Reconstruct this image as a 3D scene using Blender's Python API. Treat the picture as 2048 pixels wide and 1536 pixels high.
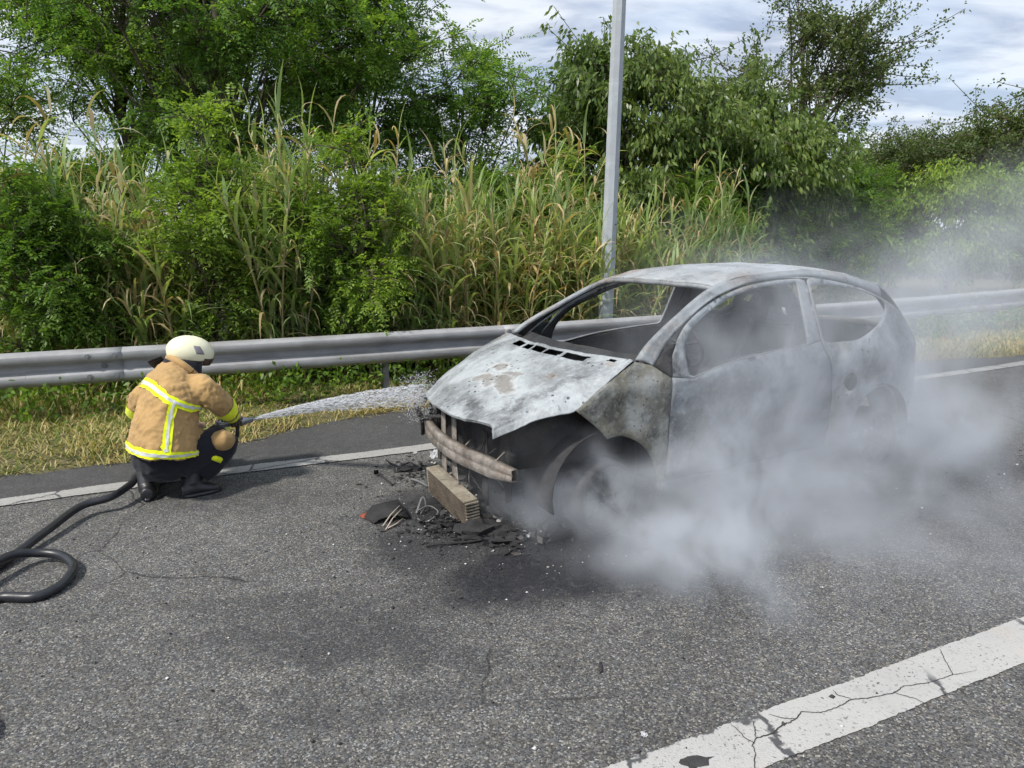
import bpy, bmesh, math, random
import numpy as np
from mathutils import Vector, Matrix, geometry
from math import radians, sin, cos, pi

SC = bpy.context.scene
COL = SC.collection
for _o in list(bpy.data.objects):
    bpy.data.objects.remove(_o)

# ------------------------------------------------------------------ camera
F, PITCH, CAMH, ROLL = 1430.0, 0.2008, 1.68, -0.0143      # focal length in photo pixels (2048 wide)
_c, _s, _cr, _sr = cos(PITCH), sin(PITCH), cos(ROLL), sin(ROLL)
_right = Vector((1, 0, 0)); _up = Vector((0, _s, _c)); _fwd = Vector((0, _c, -_s))
RIGHT = _cr * _right + _sr * _up
UP = _cr * _up - _sr * _right
cam_data = bpy.data.cameras.new("camera")
cam = bpy.data.objects.new("camera", cam_data)
COL.objects.link(cam)
cam_data.sensor_width = 36.0
cam_data.lens = F / 2048 * 36.0
cam_data.clip_end = 3000.0
cam_data.clip_start = 0.05
m = Matrix.Identity(4)
for i in range(3):
    m[i][0], m[i][1], m[i][2] = RIGHT[i], UP[i], -_fwd[i]
m[2][3] = CAMH
cam.matrix_world = m
SC.camera = cam

# ------------------------------------------------------------------ world: hazy sky with thin cloud
SUN_DIR = Vector((-0.55, -0.42, 0.86)).normalized()        # towards the sun
SUN_ELEV = math.asin(SUN_DIR.z)
SUN_ROT = math.atan2(SUN_DIR.x, SUN_DIR.y)
world = bpy.data.worlds.new("World")
SC.world = world
world.use_nodes = True
nt = world.node_tree
nt.nodes.clear()
def N(nt, typ, **kw):
    n = nt.nodes.new(typ)
    for k, v in kw.items():
        if k in n.inputs.keys() if isinstance(k, str) else False:
            n.inputs[k].default_value = v
        else:
            setattr(n, k, v)
    return n
def L(nt, a, b): nt.links.new(a, b)
out = nt.nodes.new("ShaderNodeOutputWorld")
bg = nt.nodes.new("ShaderNodeBackground")
bg.inputs["Strength"].default_value = 0.15
sky = nt.nodes.new("ShaderNodeTexSky")
sky.sky_type = 'NISHITA'
sky.sun_disc = False
sky.sun_elevation = SUN_ELEV
sky.sun_rotation = SUN_ROT
sky.air_density = 1.0
sky.dust_density = 1.5
tc = nt.nodes.new("ShaderNodeTexCoord")
sep = nt.nodes.new("ShaderNodeSeparateXYZ")
L(nt, tc.outputs["Generated"], sep.inputs[0])
zz = N(nt, "ShaderNodeMath", operation='MAXIMUM'); zz.inputs[1].default_value = 0.0
L(nt, sep.outputs["Z"], zz.inputs[0])
za = N(nt, "ShaderNodeMath", operation='ADD'); za.inputs[1].default_value = 0.16
L(nt, zz.outputs[0], za.inputs[0])
dx = N(nt, "ShaderNodeMath", operation='DIVIDE'); L(nt, sep.outputs["X"], dx.inputs[0]); L(nt, za.outputs[0], dx.inputs[1])
dy = N(nt, "ShaderNodeMath", operation='DIVIDE'); L(nt, sep.outputs["Y"], dy.inputs[0]); L(nt, za.outputs[0], dy.inputs[1])
cmb = nt.nodes.new("ShaderNodeCombineXYZ"); L(nt, dx.outputs[0], cmb.inputs[0]); L(nt, dy.outputs[0], cmb.inputs[1])
mp = nt.nodes.new("ShaderNodeMapping"); mp.inputs["Scale"].default_value = (0.75, 1.25, 1); mp.inputs["Rotation"].default_value = (0, 0, 0.25)
mp.inputs["Location"].default_value = (0.35, 1.3, 0)
L(nt, cmb.outputs[0], mp.inputs[0])
cn = nt.nodes.new("ShaderNodeTexNoise"); cn.inputs["Scale"].default_value = 1.0; cn.inputs["Detail"].default_value = 9; cn.inputs["Roughness"].default_value = 0.55; cn.inputs["Distortion"].default_value = 0.5
L(nt, mp.outputs[0], cn.inputs["Vector"])
cr1 = nt.nodes.new("ShaderNodeValToRGB")
cr1.color_ramp.elements[0].position = 0.33; cr1.color_ramp.elements[0].color = (0.35, 0.35, 0.35, 1)
cr1.color_ramp.elements[1].position = 0.56; cr1.color_ramp.elements[1].color = (0.97, 0.97, 0.97, 1)
L(nt, cn.outputs["Fac"], cr1.inputs[0])
cn2 = nt.nodes.new("ShaderNodeTexNoise"); cn2.inputs["Scale"].default_value = 2.1; cn2.inputs["Detail"].default_value = 8; cn2.inputs["Roughness"].default_value = 0.55; cn2.inputs["Distortion"].default_value = 0.3
mp2 = nt.nodes.new("ShaderNodeMapping"); mp2.inputs["Scale"].default_value = (0.8, 1.6, 1); mp2.inputs["Location"].default_value = (3.1, 7.3, 0)
L(nt, cmb.outputs[0], mp2.inputs[0]); L(nt, mp2.outputs[0], cn2.inputs["Vector"])
cr2 = nt.nodes.new("ShaderNodeValToRGB")
cr2.color_ramp.elements[0].position = 0.41; cr2.color_ramp.elements[0].color = (2.5, 2.9, 3.75, 1)
cr2.color_ramp.elements[1].position = 0.57; cr2.color_ramp.elements[1].color = (5.0, 5.3, 5.75, 1)
L(nt, cn2.outputs["Fac"], cr2.inputs[0])
mixw = nt.nodes.new("ShaderNodeMixRGB")
skm = nt.nodes.new("ShaderNodeMixRGB"); skm.blend_type = 'MIX'; skm.inputs[0].default_value = 0.35; skm.inputs[2].default_value = (4.0, 4.6, 5.6, 1)
L(nt, sky.outputs[0], skm.inputs[1])
L(nt, cr1.outputs[0], mixw.inputs[0]); L(nt, skm.outputs[0], mixw.inputs[1]); L(nt, cr2.outputs[0], mixw.inputs[2])
L(nt, mixw.outputs[0], bg.inputs["Color"])
L(nt, bg.outputs[0], out.inputs["Surface"])

# ------------------------------------------------------------------ sun, exposure, sampling
sun_data = bpy.data.lights.new("sun", 'SUN')
sun_data.energy = 3.8
sun_data.angle = radians(5)
sun_data.color = (1.0, 0.95, 0.87)
sun = bpy.data.objects.new("sun", sun_data)
COL.objects.link(sun)
sun.rotation_euler = SUN_DIR.to_track_quat('Z', 'Y').to_euler()
sun.location = (-6, -2, 12)
SC.view_settings.view_transform = 'Standard'
SC.view_settings.look = 'None'
SC.view_settings.exposure = 0.3
SC.view_settings.gamma = 1.0
SC.view_settings.use_curve_mapping = False
SC.render.engine = 'CYCLES'
cy = SC.cycles
cy.use_denoising = True
try: cy.denoiser = 'OPENIMAGEDENOISE'
except Exception: pass
cy.max_bounces = 7; cy.diffuse_bounces = 4; cy.glossy_bounces = 2; cy.transmission_bounces = 4; cy.transparent_max_bounces = 8
cy.volume_bounces = 1
cy.volume_step_rate = 0.7
cy.volume_max_steps = 64
cy.use_adaptive_sampling = True
cy.adaptive_threshold = 0.03
cy.sample_clamp_indirect = 4.0

# ------------------------------------------------------------------ pixel -> place helpers
def ray(u, v):
    a, b = u - 1024, v - 768
    x = a * _cr + b * _sr; y = -a * _sr + b * _cr
    return Vector((x, F * _c - y * _s, -F * _s - y * _c))
def ground_at(u, v, z=0.0):
    d = ray(u, v); t = (z - CAMH) / d.z
    return Vector((d.x * t, d.y * t, z))
def at(u, v, y):
    d = ray(u, v); t = y / d.y
    return Vector((d.x * t, y, CAMH + d.z * t))

# ------------------------------------------------------------------ object helpers
def tag(o, label=None, cat=None, group=None, kind=None):
    if label: o["label"] = label
    if cat: o["category"] = cat
    if group: o["group"] = group
    if kind: o["kind"] = kind
    return o
def empty(name, loc=(0, 0, 0), rz=0.0):
    o = bpy.data.objects.new(name, None)
    COL.objects.link(o); o.location = loc; o.rotation_euler = (0, 0, rz)
    o.empty_display_size = 0.2
    return o
def link(name, me, mat=None, parent=None, smooth=True):
    o = bpy.data.objects.new(name, me)
    COL.objects.link(o)
    if mat is not None:
        me.materials.clear() if len(me.materials) else None
        for mm in (mat if isinstance(mat, (list, tuple)) else [mat]):
            me.materials.append(mm)
    if parent is not None: o.parent = parent
    if smooth and len(me.polygons):
        me.polygons.foreach_set("use_smooth", np.ones(len(me.polygons), dtype=bool))
    return o
def mesh_np(name, V, Fq):
    """V (n,3); Fq (m,k) int faces all of the same size"""
    me = bpy.data.meshes.new(name)
    V = np.asarray(V, dtype=np.float32); Fq = np.asarray(Fq, dtype=np.int32)
    k = Fq.shape[1]
    me.vertices.add(len(V)); me.vertices.foreach_set("co", V.ravel())
    me.loops.add(Fq.size); me.loops.foreach_set("vertex_index", Fq.ravel())
    me.polygons.add(len(Fq))
    me.polygons.foreach_set("loop_start", np.arange(0, Fq.size, k, dtype=np.int32))
    me.update(calc_edges=True)
    return me
def copy_tree(o, parent=None):
    c = o.copy(); COL.objects.link(c); c.parent = parent
    for ch in [x for x in list(COL.objects) if x.parent == o] if False else list(o.children):
        copy_tree(ch, c)
    return c
class MB:
    def __init__(s): s.v = []; s.f = []
    def add(s, vs, fs):
        b = len(s.v); s.v += [tuple(p) for p in vs]; s.f += [tuple(i + b for i in q) for q in fs]; return s
    def box(s, c, d, rot=None):
        vs = []
        for x in (-.5, .5):
            for y in (-.5, .5):
                for z in (-.5, .5):
                    p = Vector((x * d[0], y * d[1], z * d[2]))
                    if rot is not None: p = rot @ p
                    vs.append(p + Vector(c))
        return s.add(vs, [(0, 1, 3, 2), (4, 6, 7, 5), (0, 4, 5, 1), (2, 3, 7, 6), (0, 2, 6, 4), (1, 5, 7, 3)])
    def tube(s, pts, rad, n=8, cap=True, flat=1.0):
        pts = [Vector(p) for p in pts]
        if not isinstance(rad, (list, tuple, np.ndarray)): rad = [rad] * len(pts)
        if len(rad) != len(pts): rad = list(np.interp(np.linspace(0, 1, len(pts)), np.linspace(0, 1, len(rad)), rad))
        b = len(s.v); prev = None
        for i, p in enumerate(pts):
            t = (pts[min(i + 1, len(pts) - 1)] - pts[max(i - 1, 0)])
            if t.length < 1e-9: t = Vector((0, 0, 1))
            t.normalize()
            if prev is None:
                a = Vector((0, 0, 1)) if abs(t.z) < .9 else Vector((1, 0, 0))
                u = t.cross(a).normalized()
            else:
                u = (prev - t * prev.dot(t))
                u = u.normalized() if u.length > 1e-6 else t.orthogonal().normalized()
            prev = u; w = t.cross(u)
            for k in range(n):
                a = 2 * pi * k / n
                s.v.append(tuple(p + (u * cos(a) + w * sin(a) * flat) * rad[i]))
        for i in range(len(pts) - 1):
            for k in range(n):
                k2 = (k + 1) % n
                s.f.append((b + i * n + k, b + i * n + k2, b + (i + 1) * n + k2, b + (i + 1) * n + k))
        if cap:
            s.f.append(tuple(b + k for k in range(n))[::-1]); e = b + (len(pts) - 1) * n
            s.f.append(tuple(e + k for k in range(n)))
        return s
    def lathe(s, prof, n=32, axis='y', c=(0, 0, 0), closed=False):
        b = len(s.v)
        for k in range(n):
            a = 2 * pi * k / n
            for r, h in prof:
                if axis == 'y': p = (r * cos(a), h, r * sin(a))
                elif axis == 'x': p = (h, r * cos(a), r * sin(a))
                else: p = (r * cos(a), r * sin(a), h)
                s.v.append((p[0] + c[0], p[1] + c[1], p[2] + c[2]))
        m_ = len(prof)
        for k in range(n):
            k2 = (k + 1) % n
            for i in range(m_ - 1):
                s.f.append((b + k * m_ + i, b + k * m_ + i + 1, b + k2 * m_ + i + 1, b + k2 * m_ + i))
        return s
    def grid(s, P, skip=None):
        """P[i][j] points"""
        b = len(s.v); ni, nj = len(P), len(P[0])
        for r in P: s.v += [tuple(p) for p in r]
        for i in range(ni - 1):
            for j in range(nj - 1):
                if skip and skip(i, j): continue
                s.f.append((b + i * nj + j, b + i * nj + j + 1, b + (i + 1) * nj + j + 1, b + (i + 1) * nj + j))
        return s
    def build(s, name, mat=None, parent=None, smooth=True):
        me = bpy.data.meshes.new(name); me.from_pydata(s.v, [], s.f); me.update()
        return link(name, me, mat, parent, smooth)
def fix_normals(o):
    bm = bmesh.new(); bm.from_mesh(o.data); bmesh.ops.recalc_face_normals(bm, faces=bm.faces); bm.to_mesh(o.data); bm.free(); return o
def weld(o, d=1e-4):
    bm = bmesh.new(); bm.from_mesh(o.data); bmesh.ops.remove_doubles(bm, verts=bm.verts, dist=d); bmesh.ops.recalc_face_normals(bm, faces=bm.faces); bm.to_mesh(o.data); bm.free(); return o
def solid(o, t, off=-1, inner=None):
    md = o.modifiers.new("thickness", 'SOLIDIFY'); md.thickness = t; md.offset = off
    if inner is not None: o.data.materials.append(inner); md.material_offset = 1
    return o
def bevel(o, w, seg=2):
    md = o.modifiers.new("bevel", 'BEVEL'); md.width = w; md.segments = seg; md.limit_method = 'ANGLE'; md.angle_limit = radians(40); return o
def crv(pts, n):
    """Catmull-Rom through pts, n samples (any dimension)"""
    P = np.array(pts, float); k = len(P)
    if k == 2:
        t = np.linspace(0, 1, n)[:, None]; return P[0] * (1 - t) + P[1] * t
    ext = np.vstack([2 * P[0] - P[1], P, 2 * P[-1] - P[-2]])
    seg = np.linalg.norm(np.diff(P, axis=0), axis=1) ** .5
    cum = np.concatenate([[0], np.cumsum(seg)]); cum /= cum[-1]
    res = []
    for t in np.linspace(0, 1, n):
        i = min(int(np.searchsorted(cum, t, side='right')) - 1, k - 2); i = max(i, 0)
        x = (t - cum[i]) / (cum[i + 1] - cum[i] + 1e-12)
        p0, p1, p2, p3 = ext[i], ext[i + 1], ext[i + 2], ext[i + 3]
        res.append(.5 * ((2 * p1) + (-p0 + p2) * x + (2 * p0 - 5 * p1 + 4 * p2 - p3) * x ** 2 + (-p0 + 3 * p1 - 3 * p2 + p3) * x ** 3))
    return np.array(res)
def fbm3(x, y, z, seed=0):
    r = np.random.RandomState(seed); s = 0
    for k in range(5):
        f = 1.7 ** k; a = 1 / f
        d = r.normal(size=3); ph = r.uniform(0, 6.28, 2); d2 = r.normal(size=3)
        s += a * np.sin(f * (d[0] * x + d[1] * y + d[2] * z) + ph[0] + 1.3 * np.sin(f * .7 * (d2[0] * x + d2[1] * y + d2[2] * z) + ph[1]))
    return s / 2

# ------------------------------------------------------------------ material helpers
def new_mat(name):
    mt = bpy.data.materials.new(name); mt.use_nodes = True
    t = mt.node_tree; b = t.nodes["Principled BSDF"]
    return mt, t, b
def noise(t, scale, detail=4, rough=.55, dist=0.0, vec=None, dim='3D'):
    n = t.nodes.new("ShaderNodeTexNoise"); n.noise_dimensions = dim
    n.inputs["Scale"].default_value = scale; n.inputs["Detail"].default_value = detail
    n.inputs["Roughness"].default_value = rough; n.inputs["Distortion"].default_value = dist
    if vec is not None: L(t, vec, n.inputs["Vector"])
    return n.outputs["Fac"]
def ramp(t, fac, stops, interp='LINEAR'):
    n = t.nodes.new("ShaderNodeValToRGB"); n.color_ramp.interpolation = interp
    e = n.color_ramp.elements
    while len(e) < len(stops): e.new(0.5)
    for i, (p, c) in enumerate(stops):
        if not isinstance(c, (tuple, list)): c = (c, c, c)
        e[i].position = p; e[i].color = (c[0], c[1], c[2], 1)
    L(t, fac, n.inputs[0]); return n.outputs[0]
def mix(t, fac, a, b, mode='MIX'):
    n = t.nodes.new("ShaderNodeMixRGB"); n.blend_type = mode
    for k, x in ((0, fac), (1, a), (2, b)):
        if isinstance(x, (int, float)): n.inputs[k].default_value = x if k == 0 else (x, x, x, 1)
        elif isinstance(x, (tuple, list)): n.inputs[k].default_value = (x[0], x[1], x[2], 1)
        else: L(t, x, n.inputs[k])
    return n.outputs[0]
def math_(t, op, a, b=None, c=None, clamp=False):
    n = t.nodes.new("ShaderNodeMath"); n.operation = op; n.use_clamp = clamp
    for k, x in ((0, a), (1, b), (2, c)):
        if x is None: continue
        if isinstance(x, (int, float)): n.inputs[k].default_value = x
        else: L(t, x, n.inputs[k])
    return n.outputs[0]
def coord(t, kind="Object"):
    n = t.nodes.new("ShaderNodeTexCoord"); return n.outputs[kind]
def wpos(t):
    n = t.nodes.new("ShaderNodeNewGeometry"); return n.outputs["Position"]
def bump(t, b, h, strength=.3, dist=.01):
    n = t.nodes.new("ShaderNodeBump"); n.inputs["Strength"].default_value = strength; n.inputs["Distance"].default_value = dist
    L(t, h, n.inputs["Height"]); L(t, n.outputs[0], b.inputs["Normal"]); return n
def simple_mat(name, col, rough=.6, metal=0.0, var=.25, scale=8, bmp=.15, bdist=.005):
    mt, t, b = new_mat(name); v = coord(t)
    n = noise(t, scale, 5, .6, 0, v)
    c = ramp(t, n, [(.25, tuple(x * (1 - var) for x in col)), (.75, tuple(min(1, x * (1 + var)) for x in col))])
    L(t, c, b.inputs["Base Color"]); b.inputs["Roughness"].default_value = rough; b.inputs["Metallic"].default_value = metal
    if bmp: bump(t, b, noise(t, scale * 6, 4, .6, 0, v), bmp, bdist)
    return mt
def spot_mask(t, pos, spots, warp=.25, wscale=2.0, soft=.5):
    """soft blotches of their own shape: spots = (x, y, rx, ry, strength)"""
    wn = t.nodes.new("ShaderNodeTexNoise"); wn.inputs["Scale"].default_value = wscale; wn.inputs["Detail"].default_value = 6
    wn.inputs["Roughness"].default_value = .65
    L(t, pos, wn.inputs["Vector"])
    sb = t.nodes.new("ShaderNodeVectorMath"); sb.operation = 'SUBTRACT'; L(t, wn.outputs["Color"], sb.inputs[0]); sb.inputs[1].default_value = (.5, .5, .5)
    sc = t.nodes.new("ShaderNodeVectorMath"); sc.operation = 'SCALE'; L(t, sb.outputs[0], sc.inputs[0]); sc.inputs["Scale"].default_value = warp * 4
    ad = t.nodes.new("ShaderNodeVectorMath"); ad.operation = 'ADD'; L(t, pos, ad.inputs[0]); L(t, sc.outputs[0], ad.inputs[1])
    acc = None
    for (x, y, rx, ry, st) in spots:
        s1 = t.nodes.new("ShaderNodeVectorMath"); s1.operation = 'SUBTRACT'; L(t, ad.outputs[0], s1.inputs[0]); s1.inputs[1].default_value = (x, y, 0)
        s2 = t.nodes.new("ShaderNodeVectorMath"); s2.operation = 'MULTIPLY'; L(t, s1.outputs[0], s2.inputs[0]); s2.inputs[1].default_value = (1 / rx, 1 / ry, 0)
        ln = t.nodes.new("ShaderNodeVectorMath"); ln.operation = 'LENGTH'; L(t, s2.outputs[0], ln.inputs[0])
        mr = t.nodes.new("ShaderNodeMapRange"); mr.interpolation_type = 'SMOOTHSTEP'
        mr.inputs["From Min"].default_value = 1.0 + soft * .5; mr.inputs["From Max"].default_value = 1.0 - soft
        mr.inputs["To Min"].default_value = 0; mr.inputs["To Max"].default_value = st
        L(t, ln.outputs["Value"], mr.inputs["Value"])
        acc = mr.outputs[0] if acc is None else math_(t, 'MAXIMUM', acc, mr.outputs[0])
    return acc
# ================================================================== SETTING
rng = np.random.RandomState(7)
SOOT = [(0.12, 3.38, .68, .42, 1.0), (-0.15, 4.25, .75, .62, 1.0), (-.35, 3.75, .55, .40, .75), (0.2, 3.9, .7, .5, 1.0), (-0.42, 5.2, .28, .22, .9), (-0.75, 4.15, .32, .18, .8),
        (1.5, 4.6, 1.7, .9, .95), (2.9, 5.4, 1.0, .7, .9), (3.4, 4.85, .75, .32, .55), (-0.8, 2.75, .70, .20, .55), (-1.2, 3.05, .6, .16, .4), (-.35, 3.2, .5, .3, .4), (-.7, 2.95, .35, .10, .5),
        (-0.55, 2.35, .45, .10, .3), (-1.95, 4.55, .45, .3, .35)]
def asphalt_mat(name, chip=125, light=(.23, .225, .20), mid=(.105, .105, .10), dark=(.03, .03, .032), soot=True, rel=1.0):
    mt, t, b = new_mat(name); p = wpos(t)
    vo = t.nodes.new("ShaderNodeTexVoronoi"); vo.inputs["Scale"].default_value = chip; vo.inputs["Randomness"].default_value = 1
    L(t, p, vo.inputs["Vector"])
    vb = t.nodes.new("ShaderNodeTexVoronoi"); vb.inputs["Scale"].default_value = chip * .42; L(t, p, vb.inputs["Vector"])
    sepc = t.nodes.new("ShaderNodeSeparateColor"); L(t, vo.outputs["Color"], sepc.inputs[0])
    sepb = t.nodes.new("ShaderNodeSeparateColor"); L(t, vb.outputs["Color"], sepb.inputs[0])
    c = ramp(t, sepc.outputs[0], [(.0, dark), (.28, dark), (.45, mid), (.78, mid), (.9, light), (1.0, tuple(x * 1.6 for x in light))])
    warm = mix(t, sepb.outputs[1], (.95, .98, 1.03), (1.06, 1.0, .91), 'MIX')
    c = mix(t, 1.0, c, warm, 'MULTIPLY')
    big = noise(t, .9, 6, .6, .3, p)
    c = mix(t, 1.0, c, ramp(t, big, [(.3, .72), (.7, 1.18)]), 'MULTIPLY')
    fine = noise(t, 9, 5, .7, .4, p)
    c = mix(t, 1.0, c, ramp(t, fine, [(.3, .75), (.65, 1.12)]), 'MULTIPLY')
    rough = .85
    # cracks
    wn = t.nodes.new("ShaderNodeTexNoise"); wn.inputs["Scale"].default_value = 3.0; wn.inputs["Detail"].default_value = 5; L(t, p, wn.inputs["Vector"])
    wm = mix(t, .16, p, wn.outputs["Color"])
    vc = t.nodes.new("ShaderNodeTexVoronoi"); vc.feature = 'DISTANCE_TO_EDGE'; vc.inputs["Scale"].default_value = .85; L(t, wm, vc.inputs["Vector"])
    ck = ramp(t, vc.outputs["Distance"], [(.0, 1.0), (.006, 0.0)])
    ckm = ramp(t, noise(t, .7, 3, .5, 0, p), [(.52, 0.0), (.60, 1.0)])
    ck = math_(t, 'MULTIPLY', ck, ckm)
    c = mix(t, ck, c, (.012, .012, .013))
    if soot:
        sm = spot_mask(t, p, SOOT, .22, 2.2, .55)
        sn = ramp(t, noise(t, 26, 6, .75, .6, p), [(.25, .62), (.55, 1.0)])
        smm = math_(t, 'MULTIPLY', sm, sn, clamp=True)
        c = mix(t, smm, c, ramp(t, noise(t, 60, 4, .7, 0, p), [(.3, (.008, .008, .010)), (.72, (.030, .031, .036))]))
        sp = ramp(t, noise(t, 95, 2, .5, 0, p), [(.74, 0.0), (.78, 1.0)])
        c = mix(t, math_(t, 'MULTIPLY', sp, sm), c, (.32, .33, .35))
        L(t, mix(t, sm, (.86,) * 3, (.48,) * 3), b.inputs["Roughness"])
    else:
        b.inputs["Roughness"].default_value = rough
    L(t, c, b.inputs["Base Color"])
    h = math_(t, 'SUBTRACT', 1.0, vo.outputs["Distance"])
    h2 = math_(t, 'MULTIPLY', h, sepc.outputs[1])
    h3 = math_(t, 'SUBTRACT', h2, math_(t, 'MULTIPLY', ck, 2.0))
    bump(t, b, h3, .55 * rel, .006)
    return mt
M_ASPH = asphalt_mat("asphalt_chip", chip=150, light=(.195, .192, .180), mid=(.108, .108, .105), dark=(.046, .046, .048))
M_SHOULDER = asphalt_mat("asphalt_shoulder", chip=230, light=(.10, .10, .10), mid=(.060, .061, .062), dark=(.035, .035, .037), rel=.5)

LINE = [(-30, -7.6), (-16, -1.1), (-9, 1.95), (-3.42, 4.51), (-2.15, 5.10), (-.7, 5.68), (2.2, 6.98), (5.0, 8.33), (6.6, 9.10), (9, 10.45), (14, 13.4), (24, 20), (40, 31)]
EDGE = [(-30, -6.8), (-16, -.35), (-9, 2.75), (-3.84, 5.12), (-3.05, 5.42), (-2.4, 5.85), (-1.7, 6.65), (-.9, 7.18), (1, 7.95), (4, 9.05), (6, 9.55), (7.04, 9.80), (9, 11.0), (14, 14.0), (24, 20.7), (40, 31.8)]
RAIL = [(-30, -3.6), (-16, 1.75), (-8, 4.85), (-4.47, 6.18), (-3.35, 6.58), (-1.81, 7.11), (-.65, 7.55), (.04, 7.81), (3, 9.08), (5.92, 10.5), (7.13, 11.15), (8.49, 11.88), (12, 14.1), (18, 18.3), (40, 36)]
def fine_curve(pts, step=.05):
    P = crv(pts, 3000); d = np.concatenate([[0], np.cumsum(np.linalg.norm(np.diff(P, axis=0), axis=1))])
    n = int(d[-1] / step); s = np.linspace(0, d[-1], n)
    return np.stack([np.interp(s, d, P[:, 0]), np.interp(s, d, P[:, 1])], 1), s
def normals2(P):
    T = np.gradient(P, axis=0); T /= np.linalg.norm(T, axis=1)[:, None]
    return np.stack([-T[:, 1], T[:, 0]], 1)
def edge_y(x): return np.interp(x, EDGE_F[:, 0], EDGE_F[:, 1])
LINE_F, _ = fine_curve(LINE, .06); EDGE_F, _ = fine_curve(EDGE, .06); RAIL_F, RAIL_S = fine_curve(RAIL, .04)
RAIL_N = normals2(RAIL_F)

def ribbon(name, A, B, z, mat, cols=2):
    n = len(A); V = []
    for k in range(cols):
        f = k / (cols - 1)
        V.append(np.column_stack([A * (1 - f) + B * f, np.full(n, z)]))
    V = np.concatenate(V)
    I = np.arange(n - 1); Fq = []
    for k in range(cols - 1):
        Fq.append(np.stack([k * n + I, k * n + I + 1, (k + 1) * n + I + 1, (k + 1) * n + I], 1))
    o = link(name, mesh_np(name, V, np.concatenate(Fq)), mat)
    fix_normals(o)
    if o.data.polygons[0].normal.z < 0: o.data.flip_normals()
    return o
# far-reaching ground
mt, t, b = new_mat("field_ground"); p = wpos(t)
c = ramp(t, noise(t, .5, 6, .6, 0, p), [(.3, (.055, .075, .02)), (.7, (.14, .13, .055))]); L(t, c, b.inputs["Base Color"]); b.inputs["Roughness"].default_value = .95
M_FIELD = mt
g = MB().grid([[(x, y, -.06) for x in np.linspace(-900, 900, 13)] for y in np.linspace(-900, 900, 13)]).build("ground", M_FIELD); tag(g, kind="structure"); fix_normals(g)
# road
nl = normals2(LINE_F)
road = ribbon("road", LINE_F + nl * .9, LINE_F + np.array([5.7, -12.7]), 0.0, M_ASPH, 3); tag(road, kind="structure")
en = normals2(EDGE_F)
sel = np.linspace(0, 1, 900)
def resample(P, n):
    d = np.concatenate([[0], np.cumsum(np.linalg.norm(np.diff(P, axis=0), axis=1))]); s = np.linspace(0, d[-1], n)
    return np.stack([np.interp(s, d, P[:, 0]), np.interp(s, d, P[:, 1])], 1)
xs = np.linspace(-29, 39, 900)
LA = np.stack([xs, np.interp(xs, LINE_F[:, 0], LINE_F[:, 1])], 1); EA = np.stack([xs, edge_y(xs)], 1)
EA2 = EA + np.array([-.15, .40])
sh = ribbon("shoulder", LA, EA2, .004, M_SHOULDER, 2); tag(sh, kind="structure")
# painted lines with ragged edges
def paint_mat(name, col, dirt, wear=.5):
    mt, t, b = new_mat(name); p = wpos(t)
    c = ramp(t, noise(t, 2.2, 6, .65, .3, p), [(.3, tuple(x * .86 for x in col)), (.7, col)])
    c = mix(t, ramp(t, noise(t, 16, 5, .7, .2, p), [(.55, 0.0), (.8, .55)]), c, dirt)
    rs = ramp(t, noise(t, 1.6, 4, .6, 0, p), [(.62, 0.0), (.74, .25)]); c = mix(t, rs, c, (.55, .36, .24))
    sp = ramp(t, noise(t, 75, 3, .6, 0, p), [(.645 - .06 * wear, 0.0), (.70 - .06 * wear, 1.0)])
    sp2 = ramp(t, noise(t, 5, 4, .6, 0, p), [(.45, .25), (.65, 1.0)])
    spm = math_(t, 'MULTIPLY', sp, sp2)
    wn = t.nodes.new("ShaderNodeTexNoise"); wn.inputs["Scale"].default_value = 6.0; wn.inputs["Detail"].default_value = 6; wn.inputs["Roughness"].default_value = .65; L(t, p, wn.inputs["Vector"])
    wm = mix(t, .13, p, wn.outputs["Color"])
    vc = t.nodes.new("ShaderNodeTexVoronoi"); vc.feature = 'DISTANCE_TO_EDGE'; vc.inputs["Scale"].default_value = 2.3; L(t, wm, vc.inputs["Vector"])
    ck = ramp(t, vc.outputs["Distance"], [(.0, 1.0), (.012, 1.0), (.024, 0.0)])
    ck = math_(t, 'MULTIPLY', ck, ramp(t, noise(t, 1.3, 3, .5, 0, p), [(.36, 0.0), (.44, 1.0)]))
    c = mix(t, math_(t, 'MAXIMUM', spm, ck), c, (.07, .07, .072))
    sm = spot_mask(t, p, SOOT, .22, 2.2, .55)
    c = mix(t, math_(t, 'MULTIPLY', sm, .8), c, (.05, .05, .052))
    L(t, c, b.inputs["Base Color"]); b.inputs["Roughness"].default_value = .7
    vo = t.nodes.new("ShaderNodeTexVoronoi"); vo.inputs["Scale"].default_value = 125; L(t, p, vo.inputs["Vector"])
    h = math_(t, 'SUBTRACT', math_(t, 'SUBTRACT', 1.0, vo.outputs["Distance"]), math_(t, 'MULTIPLY', ck, 3.0))
    bump(t, b, h, .3, .005)
    return mt
M_PAINT = paint_mat("road_paint_white", (.41, .405, .39), (.24, .235, .22), .9)
M_PAINT2 = paint_mat("road_paint_edge", (.34, .335, .32), (.17, .165, .155), 1.2)
def marking(name, path, w, z, mat, x0, x1, step=.012, jit=.006):
    P, s = fine_curve(path, step); k = (P[:, 0] > x0) & (P[:, 0] < x1); P = P[k]; n = normals2(P)
    r = np.random.RandomState(3)
    sm = lambda a, q: np.convolve(a, np.ones(q) / q, 'same')
    ja = r.normal(0, jit, len(P)) + sm(r.normal(0, jit * 5, len(P)), 15); jb = r.normal(0, jit, len(P)) + sm(r.normal(0, jit * 5, len(P)), 15)
    o = ribbon(name, P + n * (w / 2 + ja)[:, None], P - n * (w / 2 + jb)[:, None], z, mat, 3); return tag(o, kind="structure")
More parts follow.
